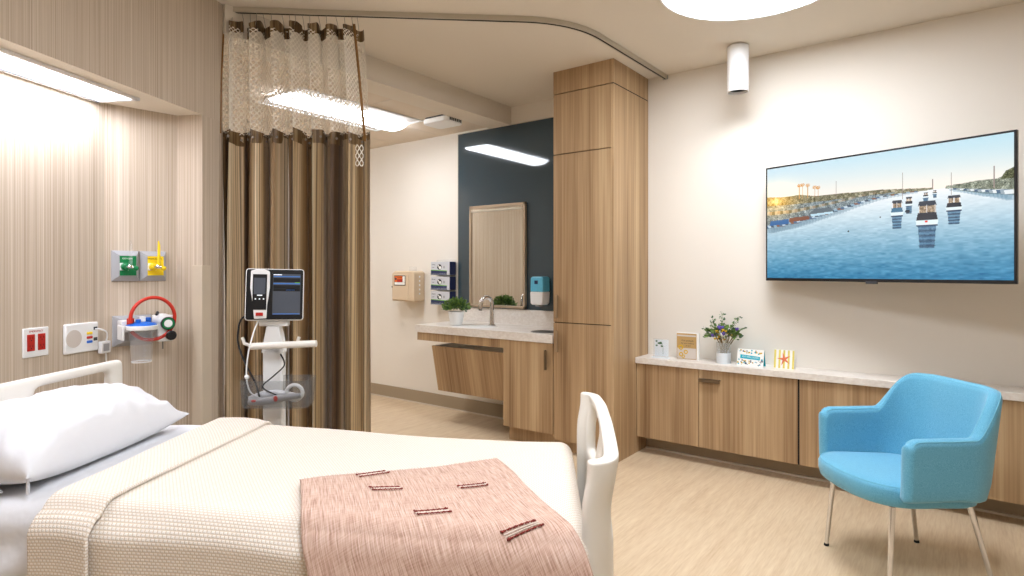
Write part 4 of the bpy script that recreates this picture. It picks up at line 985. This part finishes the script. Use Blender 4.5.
o = b.build('fringe', 'throw', thr); o['kind'] = 'stuff'
def motif(a0, c0, ln, da, big=1.):
    for side in (-1, 1):
        b = B(); N = 22; P = []
        for k in range(N+1):
            f = k/N-.5; P.append(tpt(a0+ln*f+side*.004, c0+side*.011*big+da*f, .006+.0016*(k % 2)))
        b.tube(P, [.0023*big if k % 4 < 3 else .0010 for k in range(N+1)], 6)
        for e in (0, -1):
            for j in range(3): q = P[e]+Vector((random.uniform(-.004, .004), random.uniform(-.004, .004), .001)); b.ball(q, .0028*big, n=6, m=4)
        b.build('red_stitch', 'stitch', thr)
        b = B(); P2 = [tpt(a0+ln*(k/10-.5)*1.05, c0+side*.003*big+da*(k/10-.5), .0055) for k in range(11)]; b.tube(P2, .0016*big, 6); b.build('pale_stitch', 'yarnw', thr)
MOT = []
def find(px, py):     # nearest throw coordinates for a place on the cloth, in viewer metres
    best = None
    for i in range(0, 62):
        for j in range(0, 98):
            q = tpt(i*.01, j*.01); c, s = math.cos(BA), math.sin(BA); wx_, wy_ = BO[0]+c*q.x-s*q.y, BO[1]+s*q.x+c*q.y
            X = ct*wx_+st*wy_; Z = -st*wx_+ct*wy_; u, v = 512+600*X/Z, 271-600*(q.z-1.33)/Z; d = (u-px)**2+(v-py)**2
            if best is None or d < best[0]: best = (d, i*.01, j*.01)
    return best
for (a0, c0, ln, da, big) in ((.205, .022, .085, -.012, .8), (.225, .150, .08, .012, .85), (.475, .205, .08, .010, .85), (.325, .345, .085, .012, .9), (.51, .515, .085, .010, 1.1)):
    motif(a0, c0, ln, da, big)

# ------------------------------------------------------------------ HEADWALL DEVICES
def wallframe(x, y, z, ang=0.): p = HWp(x, y); return (p[0], p[1], z), HWA+ang
# plates on the deep back panel: local x out of the wall, y along it (away from the viewer)
def dev(name, label, cat, y, z, x=-.32, ang=0., group=None):
    loc, a = wallframe(x, y, z, ang); return thing(name, label, cat, loc, a, group)
def ypix(px, x=-.32):  # along-wall position seen at a bearing
    k = (px-512)/600; th = math.radians(9.4); # cam: X=-2.13+x cos + y sin ; Z=-x sin + y cos
    c, s = math.cos(th), math.sin(th); return (-2.13 + x*c + k*x*s)/(k*c - s)
ya, yb = ypix(22), ypix(47); yo = (ya+yb)/2
t = dev('red_power_outlet', 'white wall plate with two red sockets left of the nurse call plate', 'outlet', yo, 1.027)
hwid = .058
b = B(); b.box(.0005, .007, -hwid, hwid, -.062, .062); b.build('plate', 'white', t, bevel=.003)
for s_ in (-1, 1):
    b = B(); b.box(.006, .010, s_*.024-.0165, s_*.024+.0165, -.035, .035); so1 = b.build('socket', 'red', t, bevel=.001)
    b = B()
    for z in (-.018, .016): b.box(.0101, .0106, s_*.024-.007, s_*.024-.005, z, z+.008); b.box(.0101, .0106, s_*.024+.005, s_*.024+.007, z, z+.008); b.box(.0101, .0106, s_*.024-.002, s_*.024+.002, z-.008, z-.004)
    b.build('slots', 'black', so1, smooth=0)
text('EMERGENCY', .011, 'lettering', 'red', t, face_mx((.0073, 0, .047), (0, 1, 0)))
ya, yb = ypix(63), ypix(95); yo = (ya+yb)/2
t = dev('nurse_call_station', 'white speaker plate with coloured buttons and a plugged cord above the headboard', 'nurse call', yo, 1.022)
W2 = .088; b = B(); b.box(.0005, .016, -W2, W2, -.068, .068); b.build('housing', 'white', t, bevel=.006, seg=3)
b = B(); b.lathe([(.0001, 0), (.040, 0), (.040, .0015), (.0001, .0015)], n=32, T=Matrix.Translation((.016, -.045, .0)) @ Matrix.Rotation(PI/2, 4, 'Y')); b.build('speaker_grille', 'greige', t)
for k, c in enumerate(('yellow', 'red', 'blue')):
    b = B(); b.box(.0155, .020, .022, .052, .012-k*.020, .024-k*.020); b.build('button', c, t, bevel=.002)
b = B(); b.box(.0155, .0175, .060, .080, .03, .045); b.box(.0155, .0175, .060, .080, -.02, -.005); b.build('jack', 'dkgrey', t, smooth=0)
b = B(); b.tube(sm([(.017, .068, .035), (.035, .080, .032), (.045, .10, .02), (.040, .112, -.005), (.030, .115, -.03)]), .0035, 8)
b.tube([(.025, .12, -.07), (.022, .125, -.14), (.02, .12, -.22), (.015, .12, -.34)], .003, 8); b.build('cord', 'white', t)
b = B(); b.box(.012, .034, .088, .140, -.085, -.028); cb = b.build('cord_box', 'white', t, bevel=.003)
b = B(); b.box(.0340, .0345, .097, .131, -.075, -.04); b.build('printed_grid', 'grey', cb, smooth=0)
# gas outlets on the angled panel
PA = HWp(-.32, 2.89); PB = HWp(-.139, 3.157); pd = (Vector(PB)-Vector(PA)).normalized(); pan = math.atan2(pd.y, pd.x)-PI/2
def pan_pt(px):  # distance along the angled panel at a bearing
    k = (px-512)/600; d = W(k, 1); # solve PA + s*pd = t*d
    det = pd.x*(-d[1])+pd.y*d[0]; s = (-PA[0]*(-d[1]) + (-PA[1])*d[0])/det
    return s
def dev2(name, label, cat, s, z, group=None): p = Vector(PA)+pd*s; return thing(name, label, cat, (p.x, p.y, z), pan, group)
def gas(px0, px1, z, label, col, txt, tube_m):
    s0, s1 = pan_pt(px0), pan_pt(px1); t = dev2('gas_outlet', label, 'gas outlet', (s0+s1)/2, z); h = (s1-s0)/2
    b = B(); o1 = [(-h, -.075), (h, -.075), (h, .075), (-h, .075)]; i1 = [(-h*.55, -.05), (h*.75, -.05), (h*.75, .052), (-h*.55, .052)]
    vs = [(.0005, y, z_) for y, z_ in o1]+[(.008, y, z_) for y, z_ in o1]+[(.030, y, z_) for y, z_ in i1]
    b.add(vs, [(0, 3, 2, 1)]+[(k, (k+1) % 4, 4+(k+1) % 4, 4+k) for k in range(4)]+[(4+k, 4+(k+1) % 4, 8+(k+1) % 4, 8+k) for k in range(4)]+[(8, 9, 10, 11)]); b.build('bezel', 'grey', t, smooth=0)
    b = B(); b.box(.030, .0325, -h*.50, h*.70, -.047, .049); b.build('face_plate', col, t, smooth=0)
    b = B(); b.box(.032, .035, -.030, .008, -.022, .014); b.build('socket_plate', 'white', t, smooth=0, bevel=.002)
    T = Matrix.Translation((.034, -.008, -.004)) @ Matrix.Rotation(PI/2, 4, 'Y'); b = B(); b.lathe([(.019, 0), (.019, .022), (.013, .026), (.013, .05), (.0001, .05)], n=20, T=T); b.build('adaptor', col, t)
    b = B(); b.lathe([(.009, .05), (.009, .085), (.004, .09), (.0001, .09)], n=14, T=T); b.tube([(.095, -.008, -.002), (.10, .012, -.006)], .007, 10); b.build('fitting', 'chrome', t)
    b = B(); b.ball((.10, .022, -.012), .013, .013, .012); b.build('flow_knob', col, t)
    b = B(); b.tube([(.09, .004, .0), (.09, .004, .10), (.088, .003, .125)], [.008, .006, .003], 10); b.build('flow_tube', tube_m, t)
    text(txt, .0105, 'lettering', 'white' if col == 'green' else 'black', t, face_mx((.0328, .002, .036), (0, 1, 0)))
gas(111, 138.5, 1.355, 'square grey outlet with a green oxygen face, left of the yellow one', 'green', 'OXYGEN', 'clear')
gas(139, 165.5, 1.355, 'square grey outlet with a yellow medical air face, right of the green one', 'yellow', 'MEDICAL AIR', 'yellow')
s0 = pan_pt(112)
t = dev2('suction_canister', 'clear suction canister with blue lid and looped red hose on the wall', 'suction canister', s0+.085, 1.035)
b = B(); h = .085; o1 = [(-h, -.075), (h, -.075), (h, .075), (-h, .075)]; i1 = [(-h*.45, -.05), (h*.7, -.05), (h*.7, .052), (-h*.45, .052)]
vs = [(.0005, y, z_) for y, z_ in o1]+[(.008, y, z_) for y, z_ in o1]+[(.030, y, z_) for y, z_ in i1]
b.add(vs, [(0, 3, 2, 1)]+[(k, (k+1) % 4, 4+(k+1) % 4, 4+k) for k in range(4)]+[(4+k, 4+(k+1) % 4, 8+(k+1) % 4, 8+k) for k in range(4)]+[(8, 9, 10, 11)]); b.build('wall_plate', 'grey', t, smooth=0)
cx_, cy_ = .14, .005
b = B(); b.box(.03, .10, -.07, .06, .0, .055); b.box(.06, .15, -.078, -.068, -.035, .035); b.lathe([(.062, .0), (.068, 0), (.068, .022), (.062, .022)], c=(cx_, cy_, .012), n=32, ring=True); b.build('bracket', 'white', t, bevel=.003)
b = B(); b.lathe([(.0001, -.145), (.040, -.145), (.044, -.138), (.055, -.01), (.060, .018), (.057, .018), (.051, -.01), (.041, -.135), (.0001, -.139)], c=(cx_, cy_, 0), n=36); cn = b.build('canister', 'clear', t)
b = B()
for k in range(9): b.box(cx_+.0455+.0012*k-.0008, cx_+.0465+.0012*k, cy_-.008, cy_+(.010 if k % 2 else .002), -.125+.013*k, -.1235+.013*k)
b.build('graduation_marks', 'grey', cn, smooth=0)
b = B(); b.lathe([(.0405, -.145), (.0425, -.145), (.0435, -.139), (.0415, -.139)], c=(cx_, cy_, 0), n=36, ring=True); b.build('base_rim', 'whitep', cn)
b = B(); b.lathe([(.060, .016), (.066, .020), (.066, .034), (.058, .042), (.03, .050), (.0001, .052)], c=(cx_, cy_, 0), n=36); b.lathe([(.014, 0), (.014, .02), (.008, .024)], c=(cx_-.01, cy_+.03, .046), n=14); b.lathe([(.012, 0), (.012, .018)], c=(cx_+.02, cy_-.02, .046), n=14); b.build('lid', 'blue', t)
b = B(); b.lathe([(.016, 0), (.016, .028), (.012, .030)], c=(cx_-.005, cy_-.045, .040), n=16); b.build('red_cap', 'redtube', t)
b = B(); b.box(cx_-.015, cx_+.02, -.01, .018, .05, .075); b.build('lid_elbow', 'white', t, bevel=.003)
b = B(); b.box(.03, .13, .078, .150, -.055, .075); b.ball((.10, .105, .05), .04, .045, .035); b.build('regulator', 'white', t, bevel=.006)
T = Matrix.Translation((.13, .120, .035)) @ Matrix.Rotation(PI/2, 4, 'Y')
b = B(); b.lathe([(.030, 0), (.032, .004), (.032, .018), (.029, .019), (.029, .016), (.0001, .016)], n=32, T=T); gg = b.build('gauge', 'black', t)
b = B(); b.lathe([(.020, .0165), (.028, .0165), (.028, .0175), (.020, .0175)], n=32, T=T, mi=0, ring=True); b.lathe([(.0001, .0166), (.019, .0166), (.019, .0172), (.0001, .0172)], n=24, T=T, mi=1); b.build('gauge_dial', ['green', 'white'], gg)
b = B(); b.lathe([(.022, 0), (.024, .004), (.024, .026), (.020, .030), (.0001, .030)], n=20, T=Matrix.Translation((.12, .135, -.025)) @ Matrix.Rotation(PI/2, 4, 'Y')); b.build('knob', 'black', t)
b = B(); b.tube([(.07, .10, .075), (.10, .085, .09), (.12, .075, .08)], .006, 8); b.build('valve', 'dkgrey', t)
b = B(); b.tube([(.09, .112, -.055), (.09, .112, -.095)], .004, 8); b.build('drain_pin', 'steel', t)
P = []
for k in range(33):
    a = math.radians(188 - 372*k/32*.90); P.append((.165-.05*k/32, .052+.100*math.cos(a), .062+.104*math.sin(a)))
b = B(); b.tube(P, .0085, 10); b.build('red_hose', 'redtube', t)

# ------------------------------------------------------------------ VITALS MONITOR ON STAND
vs_loc = W(-1.168, 2.95)
vt = thing('vitals_monitor_stand', 'white rolling vital signs monitor on a column in front of the curtain', 'patient monitor', (*vs_loc, 0), TH+.04)
b = B()
for k in range(5):
    a = 2*PI*k/5+.3; b.tube([(0, 0, .11), (.14*math.cos(a), .14*math.sin(a), .095), (.27*math.cos(a), .27*math.sin(a), .075)], [.03, .024, .016], 10)
b.lathe([(.05, .09), (.05, .14), (.03, .16)], n=20); bs_ = b.build('base', 'white', vt)
for k in range(5):
    a = 2*PI*k/5+.3; b = B(); b.lathe([(.008, -.012), (.035, -.012), (.037, 0), (.035, .012), (.008, .012)], n=20, T=Matrix.Translation((.27*math.cos(a), .27*math.sin(a), .037)) @ Matrix.Rotation(PI/2, 4, 'X')); b.build('caster', 'dkgrey', bs_)
b = B(); b.prism(rrect(.048, .03, .012), 'z', .13, .97); b.build('column', 'white', vt)
b = B(); b.prism([(-.055, .93), (.055, .93), (.03, 1.06), (-.03, 1.06)], 'y', -.03, .03); b.box(-.07, .07, -.02, .02, 1.06, 1.085); b.build('tilt_bracket', 'white', vt, bevel=.005)
b = B(); b.tube([(-.075, -.10, .972), (.232, -.10, .984)], .0165, 16); b.tube([(.0, -.10, .974), (-.0, 0, .96)], .012, 8); b.tube([(.06, -.10, .977), (.03, 0, .96)], .012, 8); b.build('handle', 'cream', vt)
for s_ in (-1, 1):
    b = B(); b.tube([(s_*.04, -.04, .975), (s_*.085, -.05, .965), (s_*.125, -.05, .98), (s_*.135, -.05, 1.01)], .008, 8); b.build('cable_hook', 'cream', vt)
# basket
def rr3(hx, hy, r, z, y0): return [(x+.055, y+y0, z) for x, y in rrect(hx, hy, r)]
b = B(); ls = [rr3(.150, .072, .035, .690, -.10), rr3(.155, .078, .038, .705, -.10), rr3(.162, .088, .04, .822, -.10), rr3(.159, .085, .038, .822, -.10), rr3(.152, .075, .035, .707, -.10), rr3(.147, .068, .03, .695, -.10)]; nn_ = len(ls[0])
b.grid(lambda i, j: ls[j][i], nn_, len(ls), cu=True); b.add(ls[0], [tuple(range(nn_-1, -1, -1))]); b.add(ls[-1], [tuple(range(nn_))]); b.build('basket', 'smoke', vt, smooth=40)
# display
Tm = Matrix.Translation((.015, -.035, 1.215)) @ Matrix.Rotation(.30, 4, 'Z') @ Matrix.Rotation(-.10, 4, 'X') @ Matrix.Rotation(.02, 4, 'Y')
b = B(); b.prism(rrect(.132, .125, .014), 'y', -.012, .05, T=Tm); hs = b.build('display_housing', 'white', vt, bevel=.005)
b = B(); b.prism(rrect(.128, .121, .010), 'y', -.0150, -.0118, T=Tm); fr = b.build('display_face', 'black', vt)
def patch(name, x0, x1, z0, z1, m, par, y=-.0158, t=.0006): b = B(); b.box(x0, x1, y-t, y, z0, z1, 0, Tm); return b.build(name, m, par, smooth=0)
M['scr'] = emis('dark lit display', (58, 62, 70), .5); M['scrb'] = emis('blue lit display', (50, 96, 160), .55); M['scrd'] = emis('dim lit display', (30, 34, 40), .3); M['scrw'] = emis('white lit display', (220, 225, 230), .7)
sc1 = patch('screen', -.010, .116, -.098, .100, 'scr', vt)
for (x0, x1, z0, z1, m) in ((-.008, .114, .085, .090, 'scrb'), (-.008, .114, .050, .056, 'scrb'), (-.008, .10, .026, .030, 'scrd'), (-.008, .114, .016, .046, 'black'), (-.008, .114, .060, .080, 'black'), (.05, .09, .020, .024, 'scrb'), (-.008, .03, .094, .098, 'scrw'), (-.008, .114, -.096, -.092, 'scrb'), (.09, .112, .056, .06, 'lime')): patch('readout', x0, x1, z0, z1, m, sc1, -.0166, .0003)
# docked handset
def hand(sc): return [(-.040*sc-.066+.0, .112), (-.02-.066+.06*0, .119), (-.066+.02, .119), (-.066+.040*sc, .110), (-.066+.041*sc, .03), (-.066+.031*sc, -.055), (-.066+.030*sc, -.115), (-.066-.022*sc, -.118), (-.066-.028*sc, -.055), (-.066-.041*sc, .03)]
b = B(); b.prism(hand(1.05), 'y', -.036, -.014, T=Tm); hd = b.build('docked_handset', 'white', vt, bevel=.004)
b = B(); b.box(-.098, -.036, -.038, -.0355, -.075, .095, 0, Tm); b.build('handset_face', 'black', hd, smooth=0)
b = B(); b.box(-.093, -.042, -.0385, -.0378, .0, .078, 0, Tm); b.build('handset_screen', 'scr', hd, smooth=0)
b = B()
for k in range(3): b.box(-.088+.018*k, -.082+.018*k, -.0386, -.0378, -.026, -.020, 0, Tm)
b.box(-.078, -.055, -.0386, -.0378, -.008, -.003, 0, Tm); b.build('handset_keys', 'scrw', hd, smooth=0)
b = B(); b.box(-.082, -.050, -.042, -.034, -.104, -.088, 0, Tm); b.build('handset_plug', 'red', hd, bevel=.002)
# leads
b = B(); b.tube(sm([(-.115, 0, 1.12), (-.155, -.02, 1.09), (-.165, -.03, 1.0), (-.14, -.05, .93), (-.09, -.09, .86), (-.05, -.11, .80), (-.03, -.11, .73)]), .0045, 8)
b.tube(sm([(.05, -.06, .93), (.075, -.08, .88), (.03, -.10, .83), (-.02, -.10, .78), (.05, -.12, .745), (.11, -.10, .72)]), .0035, 8); b.tube([(-.04, .0, .69), (-.06, .03, .60), (-.07, .03, .45)], .006, 8); b.build('black_cable', 'rubber', vt)
b = B(); b.tube(sm([(-.050, -.06, 1.10), (-.062, -.09, 1.05), (-.078, -.12, .95), (-.088, -.12, .84), (-.07, -.12, .76), (-.02, -.11, .725)]), .0035, 8); b.ball((-.086, -.12, .83), .012, .010, .012); b.build('white_cable', 'white', vt)
cf = thing('blood_pressure_cuff', 'coiled grey and white cuff lying in the smoky basket of the monitor', 'medical cuff', (vs_loc[0]+.045*ct, vs_loc[1]+.045*st, 0), TH+.04)
b = B(); b.tube([(-.12, -.12, .712), (-.06, -.13, .716), (0, -.125, .724), (.06, -.13, .738), (.12, -.12, .742)], [.013, .018, .02, .017, .012], 10); b.build('cuff', 'grey', cf)
b = B(); b.tube([(-.13, -.09, .72), (-.07, -.085, .738), (0, -.09, .748), (.08, -.08, .735)], [.014, .02, .018, .012], 10); b.build('sleeve', 'linen', cf)
b = B(); b.tube([(.085+.038*math.cos(a), -.10, .752+.036*math.sin(a)) for a in [2*PI*k/20 for k in range(20)]], .009, 8, closed=True); b.build('probe_loop', 'white', cf)
b = B(); b.ball((.015, -.155, .735), .010, .006, .014); b.ball((-.09, -.145, .722), .012, .006, .006); b.build('connector', 'redtube', cf)
